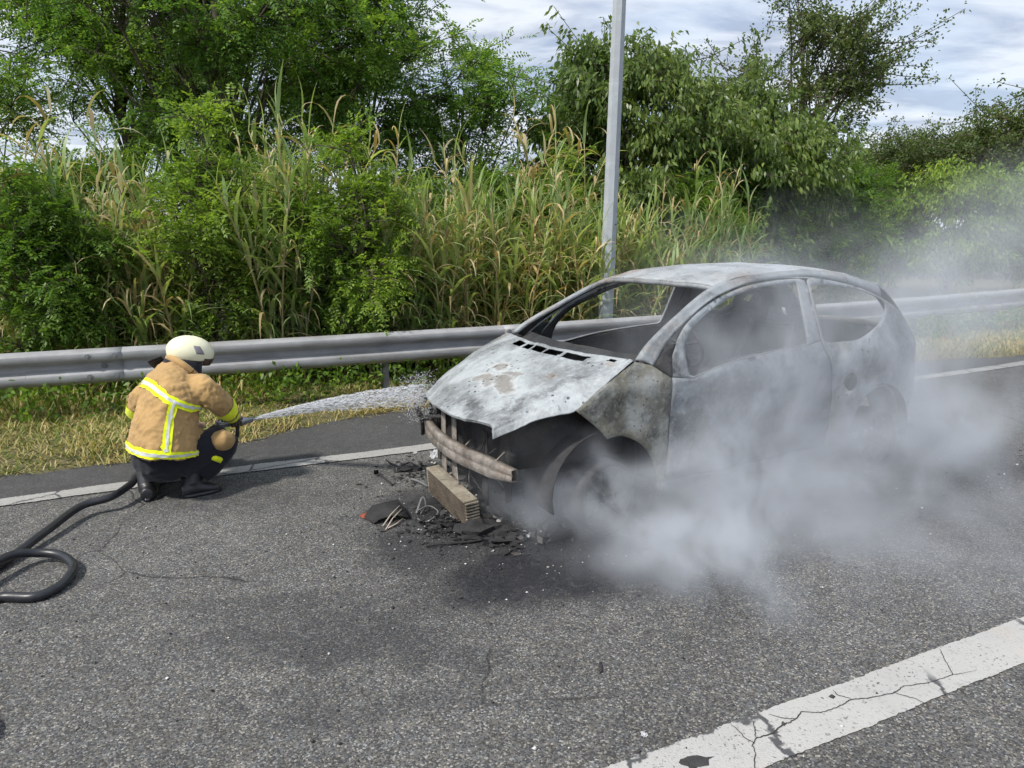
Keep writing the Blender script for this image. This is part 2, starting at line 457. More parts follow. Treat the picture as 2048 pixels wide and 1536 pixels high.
marking("edge_line", LINE, .17, .008, M_PAINT2, -12, 22, .012, .003)
marking("lane_line", [(-14, -4.52), (-5, -.48), (.4, 1.945), (2, 2.665), (6, 4.49), (14, 8.3)], .215, .004, M_PAINT, -6, 14, .010, .0016)

# cracks running through the near line
M_CRACK = simple_mat("crack_shadow", (.03, .029, .028), .95, 0, .4, 30, .3, .003)
lane = bpy.data.objects["lane_line"]
rc = np.random.RandomState(31)
for pts in ([(1508, 1540), (1512, 1508), (1505, 1492), (1512, 1478), (1545, 1470), (1566, 1452), (1592, 1440), (1604, 1424), (1640, 1426), (1675, 1416), (1702, 1400), (1742, 1396), (1790, 1388), (1812, 1374), (1860, 1368), (1905, 1352), (1960, 1340)],
            [(1508, 1490), (1490, 1478), (1476, 1462), (1455, 1446)], [(1592, 1440), (1560, 1438), (1535, 1430)], [(1702, 1400), (1672, 1392), (1664, 1380)], [(1512, 1478), (1508, 1458), (1502, 1444)], [(1905, 1352), (1890, 1325), (1880, 1300)], [(1790, 1388), (1835, 1402), (1870, 1420)]):
    P2 = np.array([ground_at(u, v)[:2] for u, v in pts]); d_ = np.concatenate([[0], np.cumsum(np.linalg.norm(np.diff(P2, axis=0), axis=1))]); q_ = np.arange(0, d_[-1], .008)
    P2 = np.stack([np.interp(q_, d_, P2[:, 0]), np.interp(q_, d_, P2[:, 1])], 1) + np.cumsum(rc.normal(0, .0009, (len(q_), 2)), 0) * .6 + rc.normal(0, .0012, (len(q_), 2))
    n2_ = normals2(P2); w_ = (.0013 + .0013 * np.abs(fbm3(q_ * 14, 0, 0, 4))) * np.interp(q_, [0, q_[-1] * .8, q_[-1]], [1, 1, .2])
    ck_ = ribbon("crack", P2 + n2_ * w_[:, None], P2 - n2_ * w_[:, None], .0062, M_CRACK, 2); ck_.parent = lane

# ---------------------------------------------------------------- verge
def verge_h(d):
    return np.interp(d, [-.2, 0, .10, .5, 1.2, 3, 8, 30], [-.03, .010, .045, .09, .13, .15, .12, .0])
mt, t, b = new_mat("verge_soil"); p = wpos(t)
c = ramp(t, noise(t, 3, 6, .65, .2, p), [(.25, (.055, .050, .028)), (.5, (.13, .115, .055)), (.8, (.07, .085, .025))]); L(t, c, b.inputs["Base Color"])
b.inputs["Roughness"].default_value = .95; bump(t, b, noise(t, 40, 5, .7, 0, p), .8, .02)
M_SOIL = mt
vx = np.linspace(-29, 39, 560); vd = np.concatenate([np.linspace(-.08, 1.5, 24), np.linspace(1.7, 10, 24), [14, 20, 30]])
ej = np.convolve(rng.normal(0, .10, len(vx)), np.ones(3) / 3, 'same')
rows = []
for d in vd:
    y = edge_y(vx) + (d) * 1.09 + ej * max(0, 1 - d / 1.5); x = vx - .30 * d
    z = verge_h(d) + .012 * fbm3(x * 4, y * 4, 0, 2)
    rows.append(np.stack([x, y, z], 1))
vg = MB().grid(rows).build("verge", M_SOIL); fix_normals(vg); tag(vg, kind="structure")
def on_verge(x, y):
    d = (y - np.interp(x + .30 * 1.0, EDGE_F[:, 0], EDGE_F[:, 1])) / 1.09
    return verge_h(d)

# ---------------------------------------------------------------- leaf / grass materials
def leaf_mat(name, dark, mid, light, trans=.35, rough=.45, dry=None, dryfrac=0.0):
    mt, t, b = new_mat(name)
    g = t.nodes.new("ShaderNodeNewGeometry")
    r = g.outputs["Random Per Island"]
    stops = [(0.0, dark), (.45, mid), (1.0 - dryfrac - .02 if dry else 1.0, light)]
    if dry: stops += [(1.0 - dryfrac, dry), (1.0, tuple(x * 1.2 for x in dry))]
    c = ramp(t, r, stops)
    big = noise(t, .55, 3, .5, 0, g.outputs["Position"])
    c = mix(t, 1.0, c, ramp(t, big, [(.3, (.72, .82, .8)), (.7, (1.22, 1.15, 1.0))]), 'MULTIPLY')
    L(t, c, b.inputs["Base Color"]); b.inputs["Roughness"].default_value = rough
    b.inputs["Specular IOR Level"].default_value = .35
    tr = t.nodes.new("ShaderNodeBsdfTranslucent")
    tcl = mix(t, 1.0, c, (1.25, 1.25, .55), 'MULTIPLY'); L(t, tcl, tr.inputs["Color"])
    ms = t.nodes.new("ShaderNodeMixShader"); ms.inputs[0].default_value = trans
    L(t, b.outputs[0], ms.inputs[1]); L(t, tr.outputs[0], ms.inputs[2])
    L(t, ms.outputs[0], t.nodes["Material Output"].inputs["Surface"])
    return mt
M_ROBINIA = leaf_mat("leaf_robinia", (.088, .185, .046), (.150, .275, .062), (.26, .38, .085), .5)
M_SAPLING = leaf_mat("leaf_sapling", (0.121, 0.209, 0.037), (0.209, 0.325, 0.057), (0.319, 0.429, 0.083), .5)
M_CHERRY = leaf_mat("leaf_cherry", (0.086, 0.138, 0.044), (0.132, 0.201, 0.060), (0.207, 0.276, 0.081), .40, .38)
M_SMALL = leaf_mat("leaf_small", (.068, .105, .036), (.105, .15, .05), (.15, .20, .07), .4)
M_BUSH = leaf_mat("leaf_bush", (0.088, 0.175, 0.033), (0.144, 0.250, 0.045), (0.219, 0.338, 0.062), .48)
M_REED = leaf_mat("leaf_reed", (0.185, 0.274, 0.106), (0.291, 0.386, 0.162), (0.426, 0.504, 0.235), .45, .45, (.52, .44, .27), .08)
M_DRY = leaf_mat("leaf_dry", (.36, .26, .14), (.50, .39, .23), (.64, .53, .35), .3, .7)
M_STALK = leaf_mat("reed_stalk", (.26, .19, .095), (.36, .28, .15), (.32, .34, .14), .0, .6)
M_GRASS = leaf_mat("grass_blades", (.10, .16, .03), (.17, .22, .05), (.26, .28, .08), .3, .6, (.48, .40, .20), .28)
M_STRAW = leaf_mat("grass_straw", (.30, .24, .10), (.42, .34, .16), (.52, .44, .23), .2, .8)
def bark_mat(name, col):
    mt, t, b = new_mat(name); v = wpos(t)
    mpn = t.nodes.new("ShaderNodeMapping"); mpn.inputs["Scale"].default_value = (14, 14, 3); L(t, v, mpn.inputs[0])
    n = noise(t, 2, 6, .7, .4, mpn.outputs[0])
    L(t, ramp(t, n, [(.3, tuple(x * .45 for x in col)), (.7, tuple(x * 1.3 for x in col))]), b.inputs["Base Color"]); b.inputs["Roughness"].default_value = .9
    bump(t, b, n, .8, .02); return mt
M_BARK = bark_mat("bark", (.115, .095, .070))

def unit(a): return a / (np.linalg.norm(a, axis=-1, keepdims=True) + 1e-9)
def leaf_quads(P, D, S, Ln, Wd, droop=.12):
    """rhombic leaves folded on the midrib"""
    Nn = np.cross(D, S); n = len(P); Ln = np.broadcast_to(Ln, n)[:, None]; Wd = np.broadcast_to(Wd, n)[:, None]
    a = P; tip = P + D * Ln - np.array([0, 0, 1]) * Ln * droop
    mid = P + D * Ln * .45
    l = mid + S * Wd * .5 + Nn * Wd * .12; r = mid - S * Wd * .5 + Nn * Wd * .12
    V = np.stack([a, r, tip, l], 1).reshape(-1, 3)
    return V, np.arange(4 * n).reshape(-1, 4)
def rand_dirs(r, n): return unit(r.normal(size=(n, 3)))
def perp(D, r):
    return unit(np.cross(D, rand_dirs(r, len(D))))
def pinnate(P, D, r, rl=.24, pairs=5, ll=.052, lw=.024):
    """compound leaves: leaflets in pairs along an arching rachis"""
    n = len(P)
    Upv = np.array([0, 0, 1.0])
    S = unit(np.cross(D, Upv) + r.normal(0, .35, (n, 3)))
    rls = rl * r.uniform(.7, 1.2, n)
    PP = []; DD = []; SS = []; LL = []
    for k in range(pairs):
        f = (k + .8) / pairs
        base = P + D * (rls * f)[:, None] - Upv * (rls * .28 * f * f)[:, None]
        for sg in (-1, 1):
            d = unit(S * sg * 1.0 + D * .55 - Upv * .18 + r.normal(0, .16, (n, 3)))
            PP.append(base); DD.append(d); SS.append(unit(np.cross(d, unit(np.cross(S, D) + r.normal(0, .25, (n, 3)))))); LL.append(np.full(n, 1 - .25 * abs(f - .5)))
    base = P + D * rls[:, None] - Upv * (rls * .28)[:, None]
    PP.append(base); DD.append(unit(D - Upv * .4)); SS.append(S); LL.append(np.ones(n))
    PP = np.concatenate(PP); DD = np.concatenate(DD); SS = np.concatenate(SS); LL = np.concatenate(LL) * r.uniform(.8, 1.2, len(PP))
    return leaf_quads(PP, DD, SS, ll * LL, lw * LL, .1)

def grow_tree(seed, height, crown_c, crown_r, trunk_r, n_limb=26, n_twig=16, leaves=8, leaf='pinnate', fork=.35, clump=.55, lean=(0, 0), size=1.0, hollow=.45, spread=.32, trunk_top=.8, lobes=None):
    """returns (wood mesh builder, leaf V, leaf F); base at origin"""
    r = np.random.RandomState(seed)
    wood = MB()
    top = np.array([lean[0], lean[1], height * trunk_top])
    tp = [np.array([0, 0, -.15])]
    for k in range(1, 9):
        f = k / 8; tp.append(top * f + np.array([*(r.normal(0, .05, 2) * height * .12), 0]))
    tr = [trunk_r * (1.25 if k == 0 else 1 - .78 * k / 8) for k in range(9)]
    wood.tube(tp, tr, 8)
    TP = np.array(tp)
    cc = np.array(crown_c); R = np.array(crown_r)
    P0 = []; D0 = []
    for i in range(n_limb):
        d = rand_dirs(r, 1)[0]; d[2] = d[2] * .9 + .15
        rad = (hollow + (1 - hollow) * r.uniform() ** .6)
        c = cc + d * R * rad
        if c[2] < height * .12: c[2] = height * (.12 + .1 * r.uniform())
        f = np.clip((c[2] / height) * r.uniform(.35, .85), fork * .6, .95)
        st = TP[0] * 0 + np.array([np.interp(f * 8, np.arange(9), TP[:, j]) for j in range(3)])
        mid = st * .45 + c * .55 + np.array([0, 0, .16 * np.linalg.norm(c - st)]) + r.normal(0, .11, 3) * height * .3
        pts = crv([st, mid, c], 6)
        r0 = trunk_r * (1 - .75 * f) * r.uniform(.18, .42)
        wood.tube(pts, list(np.linspace(r0, .008 * size, 6)), 5)
        nt_ = int(n_twig * r.uniform(.6, 1.3))
        for k in range(nt_):
            e = c + r.normal(0, 1, 3) * np.array([1, 1, .62]) * clump * size * r.uniform(.5, 1.1)
            if e[2] < .15: e[2] = .15 + r.uniform() * .3
            s0 = pts[r.randint(3, 6)]
            dd = e - s0
            m_ = (s0 + e) / 2 + r.normal(0, .06, 3) * size
            wood.tube([s0, m_, e], [.010 * size, .008 * size, .005 * size], 3, cap=False)
            ts = r.uniform(.25, 1.0, leaves); ts[0] = 1.0
            q = s0[None] * (1 - ts)[:, None] ** 2 + 2 * m_[None] * (ts * (1 - ts))[:, None] + e[None] * (ts ** 2)[:, None]
            dv = unit(dd[None] + 0 * q)
            out_ = unit(q - cc)
            ld = unit(dv * .5 + out_ * .4 + rand_dirs(r, leaves) * .75 + np.array([0, 0, -.05]))
            P0.append(q + r.normal(0, spread * .12, q.shape)); D0.append(ld)
    P = np.concatenate(P0); D = np.concatenate(D0)
    if leaf == 'pinnate':
        V, Fq = pinnate(P, D, r, .26 * size, 5, .066 * size, .030 * size)
    elif leaf == 'droop':
        k = 4; PP = np.repeat(P, k, 0) + r.normal(0, .055 * size, (len(P) * k, 3)); Dd = unit(np.repeat(D, k, 0) * .55 + rand_dirs(r, len(PP)) * .45 + np.array([0, 0, -.75]))
        V, Fq = leaf_quads(PP, Dd, perp(Dd, r), .125 * size * r.uniform(.7, 1.2, len(PP)), .048 * size * r.uniform(.8, 1.2, len(PP)), .15)
    else:
        k = 8; PP = np.repeat(P, k, 0) + r.normal(0, .05 * size, (len(P) * k, 3)); Dd = unit(np.repeat(D, k, 0) * .4 + rand_dirs(r, len(PP)) * .8)
        V, Fq = leaf_quads(PP, Dd, perp(Dd, r), .062 * size * r.uniform(.7, 1.2, len(PP)), .036 * size, .05)
    return wood, V, Fq
def tree(name, label, cat, loc, rz, group=None, mat=M_ROBINIA, crown_name="crown", **kw):
    wood, V, Fq = grow_tree(**kw)
    o = empty(name, loc, rz)
    wood.build("trunk", M_BARK, o)
    link(crown_name, mesh_np(crown_name, V, Fq), mat, o)["kind"] = "stuff"
    return tag(o, label, cat, group)

def ux(u, y):  # x position of a picture column at depth y near eye level
    return at(u, 480, y).x
def vloc(u, y):
    x = ux(u, y); return (x, y, float(on_verge(x, y)) - .02)
# --- trees behind the rail
tree("robinia_tree", "tall spreading robinia with twin dark trunk above the reeds beyond the helmeted firefighter", "tree", vloc(455, 11.6), 0, seed=11, height=7.6, crown_c=(.1, -.1, 4.9), crown_r=(2.75, 2.0, 2.7), trunk_r=.15, n_limb=58, n_twig=24, leaves=9, lean=(.25, 0), trunk_top=.9, size=1.0, clump=.5)
tree("robinia_tree", "tall airy robinia with one slim upright trunk and wide leafy limbs", "tree", vloc(290, 12.6), 0.0, seed=5, height=8.2, crown_c=(.1, 0, 5.4), crown_r=(1.9, 1.7, 2.9), trunk_r=.13, n_limb=40, n_twig=20, leaves=9, lean=(-.2, 0), trunk_top=.9, clump=.5)
tree("robinia_tree", "thin robinia with open sprays of leaves against bare sky by the lone reed clump", "tree", vloc(-30, 12.0), 2.0, seed=21, height=5.6, crown_c=(.0, 0, 3.3), crown_r=(1.6, 1.5, 2.1), trunk_r=.09, n_limb=24, n_twig=14, leaves=9, clump=.55)
tree("robinia_tree", "young robinia with loose feathery crown and sky gaps beside the cherry tree", "tree", vloc(905, 12.6), .5, seed=33, height=5.0, crown_c=(.2, 0, 3.2), crown_r=(1.55, 1.2, 1.75), trunk_r=.07, n_limb=24, n_twig=13, leaves=9, lean=(.3, 0), clump=.45)
tree("robinia_tree", "slender robinia with drooping sprays at the edge of the tall robinia crowns", "tree", vloc(735, 12.2), 2.6, seed=41, height=6.2, crown_c=(-.1, 0, 4.0), crown_r=(1.3, 1.2, 1.9), trunk_r=.08, n_limb=28, n_twig=16, leaves=11, clump=.45)
tree("cherry_tree", "dense dark cherry tree with hanging leaves right behind the lamp post", "tree", vloc(1255, 13.2), 0, seed=52, mat=M_CHERRY, height=5.4, crown_c=(0, 0, 2.75), crown_r=(1.85, 1.6, 2.05), trunk_r=.12, n_limb=68, n_twig=20, leaves=10, leaf='droop', clump=.42)
tree("cherry_tree", "broad cherry tree with hanging leaves under the taller small-leaved tree", "tree", vloc(1460, 14.4), 1.2, seed=57, mat=M_CHERRY, height=4.8, crown_c=(0, 0, 2.5), crown_r=(2.0, 1.6, 1.85), trunk_r=.12, n_limb=54, n_twig=20, leaves=10, leaf='droop', clump=.45)
tree("small_leaved_tree", "tall loose small-leaved tree with ragged top above the cherry trees", "tree", vloc(1585, 17.5), .3, seed=63, mat=M_SMALL, height=7.4, crown_c=(0, 0, 4.9), crown_r=(2.0, 1.6, 2.2), trunk_r=.13, n_limb=26, n_twig=14, leaves=7, leaf='small', clump=.55, size=1.3)
proto_far = tree("roundish_tree", "round grey-green tree far along the bend, darkest of its row", "tree", vloc(1985, 24), .3, "trees along the bend", seed=71, mat=M_SMALL, height=5.3, crown_c=(0, 0, 3.5), crown_r=(2.4, 2.0, 1.9), trunk_r=.12, n_limb=40, n_twig=16, leaves=7, leaf='small', clump=.55, size=1.5, hollow=.3)
for u, y, rz, s, lab in ((1850, 25, 1.7, .92, "grey-green tree far along the bend nearest the tall small-leaved tree"), (2120, 22, 2.9, 1.12, "taller grey-green tree at the far end of the bend beside the rail"), (1745, 26, 4.1, .95, "grey-green tree half hidden behind the tall small-leaved tree"), (2330, 23, 5.0, 1.0, "grey-green tree past the end of the row on the bend")):
    o = copy_tree(proto_far); o.location = vloc(u, y); o.rotation_euler = (0, 0, rz); o.scale = (s, s, s); o["label"] = lab
# --- shrubs
def shrub(name, label, loc, rz, group, mat, seed, h, rx, leaf, n_limb, n_twig=12, leaves=7, size=1.0):
    return tree(name, label, "shrub", loc, rz, group, mat, "foliage", seed=seed, height=h, crown_c=(0, 0, h * .52), crown_r=(rx, rx * .8, h * .47), trunk_r=.03 + .01 * h, n_limb=n_limb, n_twig=n_twig, leaves=leaves, leaf=leaf, clump=.30, hollow=.35, fork=.1, size=size, trunk_top=.85)
sap = shrub("robinia_sapling", "bright green robinia sapling growing out of the reeds behind the firefighter", vloc(410, 7.75), 0, None, M_SAPLING, 81, 2.9, .62, 'pinnate', 30, 12, 7, .8)
for u, y, rz, s, lab in ((650, 8.2, 1.5, .86, "bright green robinia sapling between two reed stands over the guardrail"), (60, 8.6, 3.0, .80, "bright green robinia sapling behind the dark bush at the lone reed clump"), (770, 8.8, 4.0, .48, "low yellow-green sapling peeking over the guardrail beside the tall reed stand"), (712, 8.0, 5.1, .92, "tallest bright robinia sapling at the edge of the wide reed stand"), (1130, 11.5, 2.0, 1.0, "robinia sapling in front of the cherry tree beside the lamp post")):
    o = copy_tree(sap); o.location = vloc(u, y); o.rotation_euler = (0, 0, rz); o.scale = (s, s, s); o["label"] = lab
bush = shrub("leafy_bush", "dense dark green bush spilling over the rail beside the lone reed clump", vloc(50, 7.25), 0, None, M_BUSH, 91, 2.3, .85, 'pinnate', 46, 14, 8, .72)
for u, y, rz, s, lab, sz in ((200, 10.6, 1, 1.25, "dark bush in the shade under the airy robinia", 1), (560, 10.8, 2, 1.2, "dark bush in the shade under the twin trunked robinia", 1), (980, 11.3, 3, 1.15, "dark bush deep behind the tall reed stand", 1), (-150, 9.6, 4, 1.3, "dark green bush behind the lone reed clump", 1),
                             (1395, 12.2, 5, 1.1, "dark bush at the foot of the dense cherry tree", 1), (1540, 13.6, .6, 1.25, "dark green bush behind the car roof", 1), (1680, 15.0, 1.9, 1.3, "dark green bush behind the drifting smoke above the car tail", 1), (800, 11.0, 2.4, 1.1, "dark bush under the slender robinia", 1)):
    o = copy_tree(bush); o.location = vloc(u, y); o.rotation_euler = (0, 0, rz); o.scale = (s, s, s); o["label"] = lab
light = shrub("pale_bush", "pale green bush beyond the rail bend, veiled by smoke", vloc(1905, 16.5), 0, None, M_SAPLING, 97, 3.1, 1.5, 'droop', 50, 14, 7, .9)
for u, y, rz, s, lab in ((2070, 17.5, 2, 1.1, "larger pale green bush at the far end of the rail bend"), (1770, 18, 4, 1.0, "pale green bush behind the thickest smoke plume"), (2230, 19, 1, 1.2, "pale green bush past the last rail post")):
    o = copy_tree(light); o.location = vloc(u, y); o.rotation_euler = (0, 0, rz); o.scale = (s, s, s); o["label"] = lab

# ---------------------------------------------------------------- reeds
def reed_leaf_strips(P, Az, Ln, Wd, up, droop, r, seg=6):
    """arching strap leaves: P base, Az azimuth, up = start pitch, droop = how far it bends over"""
    n = len(P); out_ = np.stack([np.cos(Az), np.sin(Az), np.zeros(n)], 1); S = np.stack([-np.sin(Az), np.cos(Az), np.zeros(n)], 1)
    cur = P.copy(); V = []
    for k in range(seg + 1):
        f = k / seg
        w = Wd * np.array([.55, .95, 1.0, .85, .62, .36, .04])[k if seg == 6 else int(f * 6)]
        tw = S + np.array([0, 0, 1]) * (.35 * np.sin(3 * f + Az * 3))[:, None]
        V.append(np.stack([cur + tw * w[:, None] * .5, cur - tw * w[:, None] * .5], 1))
        ang = up - droop * f ** 1.25
        cur = cur + (out_ * np.cos(ang)[:, None] + np.array([0, 0, 1]) * np.sin(ang)[:, None]) * (Ln / seg)[:, None]
    V = np.stack(V, 1).reshape(-1, 3)                      # n, seg+1, 2
    base = (np.arange(n) * (seg + 1) * 2)[:, None, None]; k = (np.arange(seg) * 2)[None, :, None]
    Fq = (base + k + np.array([0, 1, 3, 2])[None, None, :]).reshape(-1, 4)
    return V, Fq
def reed_parts(r, h, n_leaf, dryf, wide=1.0):
    bend = r.normal(0, .15, 2) * h
    zs = np.linspace(0, 1, 9)
    path = np.stack([bend[0] * zs ** 2, bend[1] * zs ** 2, h * zs - .05], 1)
    st = MB().tube(path, list(np.linspace(.014, .006, 9)), 6)
    f = np.linspace(.16, 1.0, n_leaf) ** .92
    P = np.stack([np.interp(f, zs, path[:, j]) for j in range(3)], 1)
    Az = (np.arange(n_leaf) % 2) * pi + r.normal(0, .9, n_leaf) + r.uniform(0, 6.28)
    Ln = r.uniform(.40, .80, n_leaf) * np.interp(f, [0, .5, 1], [.9, 1.1, .8]) * wide
    Wd = r.uniform(.022, .046, n_leaf) * wide
    up = np.interp(f, [0, .8, 1], [.95, 1.05, 1.4]) + r.normal(0, .15, n_leaf)
    dr = r.uniform(1.0, 2.3, n_leaf) * np.interp(f, [0, .85, 1], [1.05, 1.0, .45])
    isdry = (r.uniform(size=n_leaf) < dryf * np.interp(f, [0, .35, .9, 1], [1.0, 1.3, 1.0, .35]))
    dr[isdry] += r.uniform(.6, 1.6, isdry.sum())
    G = reed_leaf_strips(P[~isdry], Az[~isdry], Ln[~isdry], Wd[~isdry], up[~isdry], dr[~isdry], r)
    Dy = reed_leaf_strips(P[isdry], Az[isdry], Ln[isdry] * .95, Wd[isdry] * .95, up[isdry] - .2, dr[isdry], r)
    return st, G, Dy
protos = []
for k in range(9):
    r = np.random.RandomState(300 + k); h = 3.0 * r.uniform(.9, 1.1)
    st, G, Dy = reed_parts(r, h, r.randint(20, 27), [.22, .28, .42, .6, .32, .28, .8, .55, .22][k], 1.05)
    protos.append((h, st, G, Dy))
REED_GROUP = "reed canes growing behind the guardrail"
reed_meshes = []
for h, st, G, Dy in protos:
    ms_ = bpy.data.meshes.new("stalk"); ms_.from_pydata(st.v, [], st.f); ms_.materials.append(M_STALK)
    mg = mesh_np("leaves", *G); mg.materials.append(M_REED)
    md = mesh_np("dry_leaves", *Dy); md.materials.append(M_DRY)
    for q in (ms_, mg, md): q.polygons.foreach_set("use_smooth", np.ones(len(q.polygons), bool))
    reed_meshes.append((ms_, mg, md))
def reed(loc, k, rz, s, label):
    o = empty("reed_cane", loc, rz); o.scale = (s, s, s)
    o.rotation_euler = (rr.normal(0, .07), rr.normal(0, .07), rz)
    for nm, me in zip(("stalk", "leaves", "dry_leaves"), reed_meshes[k]):
        c = bpy.data.objects.new(nm, me); COL.objects.link(c); c.parent = o
        if nm != "stalk": c["kind"] = "stuff"
    dry = {6: "mostly straw-coloured", 3: "half dry", 7: "half dry", 2: "partly dry"}.get(k, "green")
    hw = "very tall" if s * protos[k][0] > 3.5 else "tall" if s * protos[k][0] > 3.1 else ("short" if s * protos[k][0] < 2.4 else "medium-height")
    tag(o, f"{hw} {dry} reed cane {label}", "reed", REED_GROUP)
def rail_y(x): return float(np.interp(x, RAIL_F[:, 0], RAIL_F[:, 1]))
rr = np.random.RandomState(17)
# stands of reeds: (pixel column range, how many, top rows, label)
STANDS = [(-70, 55, 7, (130, 330), "in the lone clump beside the dark green bush", (1.2, 2.6)),
          (110, 340, 30, (240, 420), "in the straw-strewn stand beside the bright sapling", (1.0, 2.6)),
          (480, 640, 11, (190, 330), "in the gap between two bright robinia saplings", (1.4, 3.0)),
          (720, 1190, 58, (240, 440), "in the wide stand beside the lamp post", (1.0, 3.2)),
          (1235, 1470, 26, (300, 420), "in the low stand behind the burnt car roof", (1.3, 3.4))]
for u0, u1, n, (v0, v1), lab, (d0, d1) in STANDS:
    for i in range(n):
        u = rr.uniform(u0, u1); dd = rr.uniform(d0, d1)
        yy = 8.5
        for _ in range(6): yy = rail_y(ux(u, yy)) + dd
        x = ux(u, yy); z0 = float(on_verge(x, yy)) - .02
        top = at(u, 85 * float(fbm3(u / 30, 0, 0, 12)) + rr.uniform(v0, v1) if rr.uniform() > .25 else rr.uniform(v1, v1 + 130), yy).z
        k = rr.choice([3, 6, 7, 2, 3, 6]) if u < 345 and u > 100 else rr.randint(0, 9); s = max(.5, (top - z0) / (protos[k][0] * 1.12))
        reed((x, yy, z0), k, rr.uniform(0, 6.28), s, lab)
for u, v, dd, k in ((540, 165, 1.9, 0), (640, 205, 2.2, 1), (522, 235, 1.6, 4), (188, 235, 1.5, 6), (132, 265, 1.8, 3), (255, 300, 1.3, 7), (882, 225, 2.0, 2), (1062, 235, 1.7, 6), (1122, 225, 1.9, 3), (1178, 255, 1.6, 6), (1100, 260, 1.4, 7), (930, 250, 2.3, 5), (745, 240, 2.1, 0), (1010, 285, 1.5, 3), (1255, 380, 1.2, 6), (1390, 285, 2.2, 7), (1430, 320, 2.6, 3), (225, 255, 2.2, 3), (8, 120, 1.1, 1), (20, 170, 1.3, 6)):
    yy = 8.5
    for _ in range(6): yy = rail_y(ux(u, yy)) + dd
    x = ux(u, yy); z0 = float(on_verge(x, yy)) - .02
    lab = next(st_[4] for st_ in STANDS if st_[0] - 5 <= u <= st_[1] + 5)
    reed((x, yy, z0), k, rr.uniform(0, 6.28), (at(u, v, yy).z - z0) / (protos[k][0] * 1.12), lab)
# uncountable lower growth of the reed bed: one mass of stems and strap leaves
Vs, Fs, off = [], [], 0
Vd, Fd, offd = [], [], 0
Vk, Fk, offk = [], [], 0
for i in range(820):
    u = rr.choice([rr.uniform(110, 340), rr.uniform(490, 600), rr.uniform(715, 1240), rr.uniform(715, 1240), rr.uniform(715, 1240), rr.uniform(1230, 1500)])
    dd = rr.uniform(.75, 3.4); yy = 8.5
    for _ in range(6): yy = rail_y(ux(u, yy)) + dd
    x = ux(u, yy); z0 = float(on_verge(x, yy)) - .02
    lim = (2.15 if u < 1230 else 1.9) + .35 * float(fbm3(u / 30, 0, 0, 3))
    h = rr.uniform(.8, lim)
    st, G, Dy = reed_parts(rr, h, int(11 + h * 7), .16, .95)
    o3 = np.array([x, yy, z0])
    Vs.append(G[0] + o3); Fs.append(G[1] + off); off += len(G[0])
    Vd.append(Dy[0] + o3); Fd.append(Dy[1] + offd); offd += len(Dy[0])
    sv = np.array(st.v) + o3; Vk.append(sv); Fk.append(np.array([f for f in st.f if len(f) == 4]) + offk); offk += len(sv)
th = link("reed_thicket", mesh_np("reed_thicket", np.concatenate(Vs), np.concatenate(Fs)), M_REED); tag(th, "dense green undergrowth of short reeds behind the guardrail", "reeds", kind="stuff")
c1 = link("dry_leaves", mesh_np("dry_leaves", np.concatenate(Vd), np.concatenate(Fd)), M_DRY, th); c1["kind"] = "stuff"
c2 = link("stalks", mesh_np("stalks", np.concatenate(Vk), np.concatenate(Fk)), M_STALK, th); c2["kind"] = "stuff"
# ---------------------------------------------------------------- grass
def grass_blades(n, seed, dmin, dmax, hmin, hmax, flat, x0=-6.5, x1=12.5, wid=.006, power=1.0):
    r = np.random.RandomState(seed)
    x = r.uniform(x0, x1, n); d = dmin + (dmax - dmin) * r.uniform(size=n) ** power
    X = x - .30 * d; Y = edge_y(x) + d * 1.09
    clumpn = fbm3(X * 2.2, Y * 2.2, 0, seed)
    keep = r.uniform(-1.1, 1.1, n) < clumpn + .55
    X, Y, d = X[keep], Y[keep], d[keep]; n = len(X)
    Z = verge_h(d) + .012 * fbm3(X * 4, Y * 4, 0, 2)
    h = r.uniform(hmin, hmax, n) * (1 + .4 * clumpn[keep]); az = r.uniform(0, 2 * pi, n)
    ln = (1 - .45 * r.uniform(size=n) ** 1.5) * flat
    dirv = np.stack([np.cos(az) * ln, np.sin(az) * ln, np.sqrt(np.clip(1 - ln ** 2, .03, 1))], 1)
    side = np.stack([-np.sin(az), np.cos(az), 0 * az], 1) * (wid * r.uniform(.6, 1.3, n))[:, None]
    P = np.stack([X, Y, Z - .005], 1)
    m1 = P + dirv * (h * .55)[:, None]
    tip = P + dirv * h[:, None] - np.array([0, 0, 1]) * (h * .28 * ln)[:, None]
    tip[:, 2] = np.maximum(tip[:, 2], P[:, 2] + .008)
    V = np.stack([P - side, P + side, m1 + side * .7, m1 - side * .7, tip], 1).reshape(-1, 3)
    b0 = np.arange(n) * 5
    T = np.concatenate([np.stack([b0, b0 + 1, b0 + 2], 1), np.stack([b0, b0 + 2, b0 + 3], 1), np.stack([b0 + 3, b0 + 2, b0 + 4], 1)])
    return V, T
def stuff(name, VT, mat, label, cat, parent=None):
    o = link(name, mesh_np(name, *VT), mat, parent)
    if parent is None: tag(o, label, cat, kind="stuff")
    else: o["kind"] = "stuff"
    return o
gv = stuff("verge_grass", grass_blades(90000, 1, -.05, 2.4, .06, .16, .93), M_GRASS, "short mown grass and straw on the verge below the guardrail", "grass")
stuff("straw", grass_blades(70000, 2, -.07, 1.9, .07, .20, 1.0, wid=.0045, power=1.3), M_STRAW, "", "", gv)
stuff("tall_grass", grass_blades(26000, 3, 1.1, 3.4, .14, .42, .6, wid=.008), M_GRASS, "", "", gv)
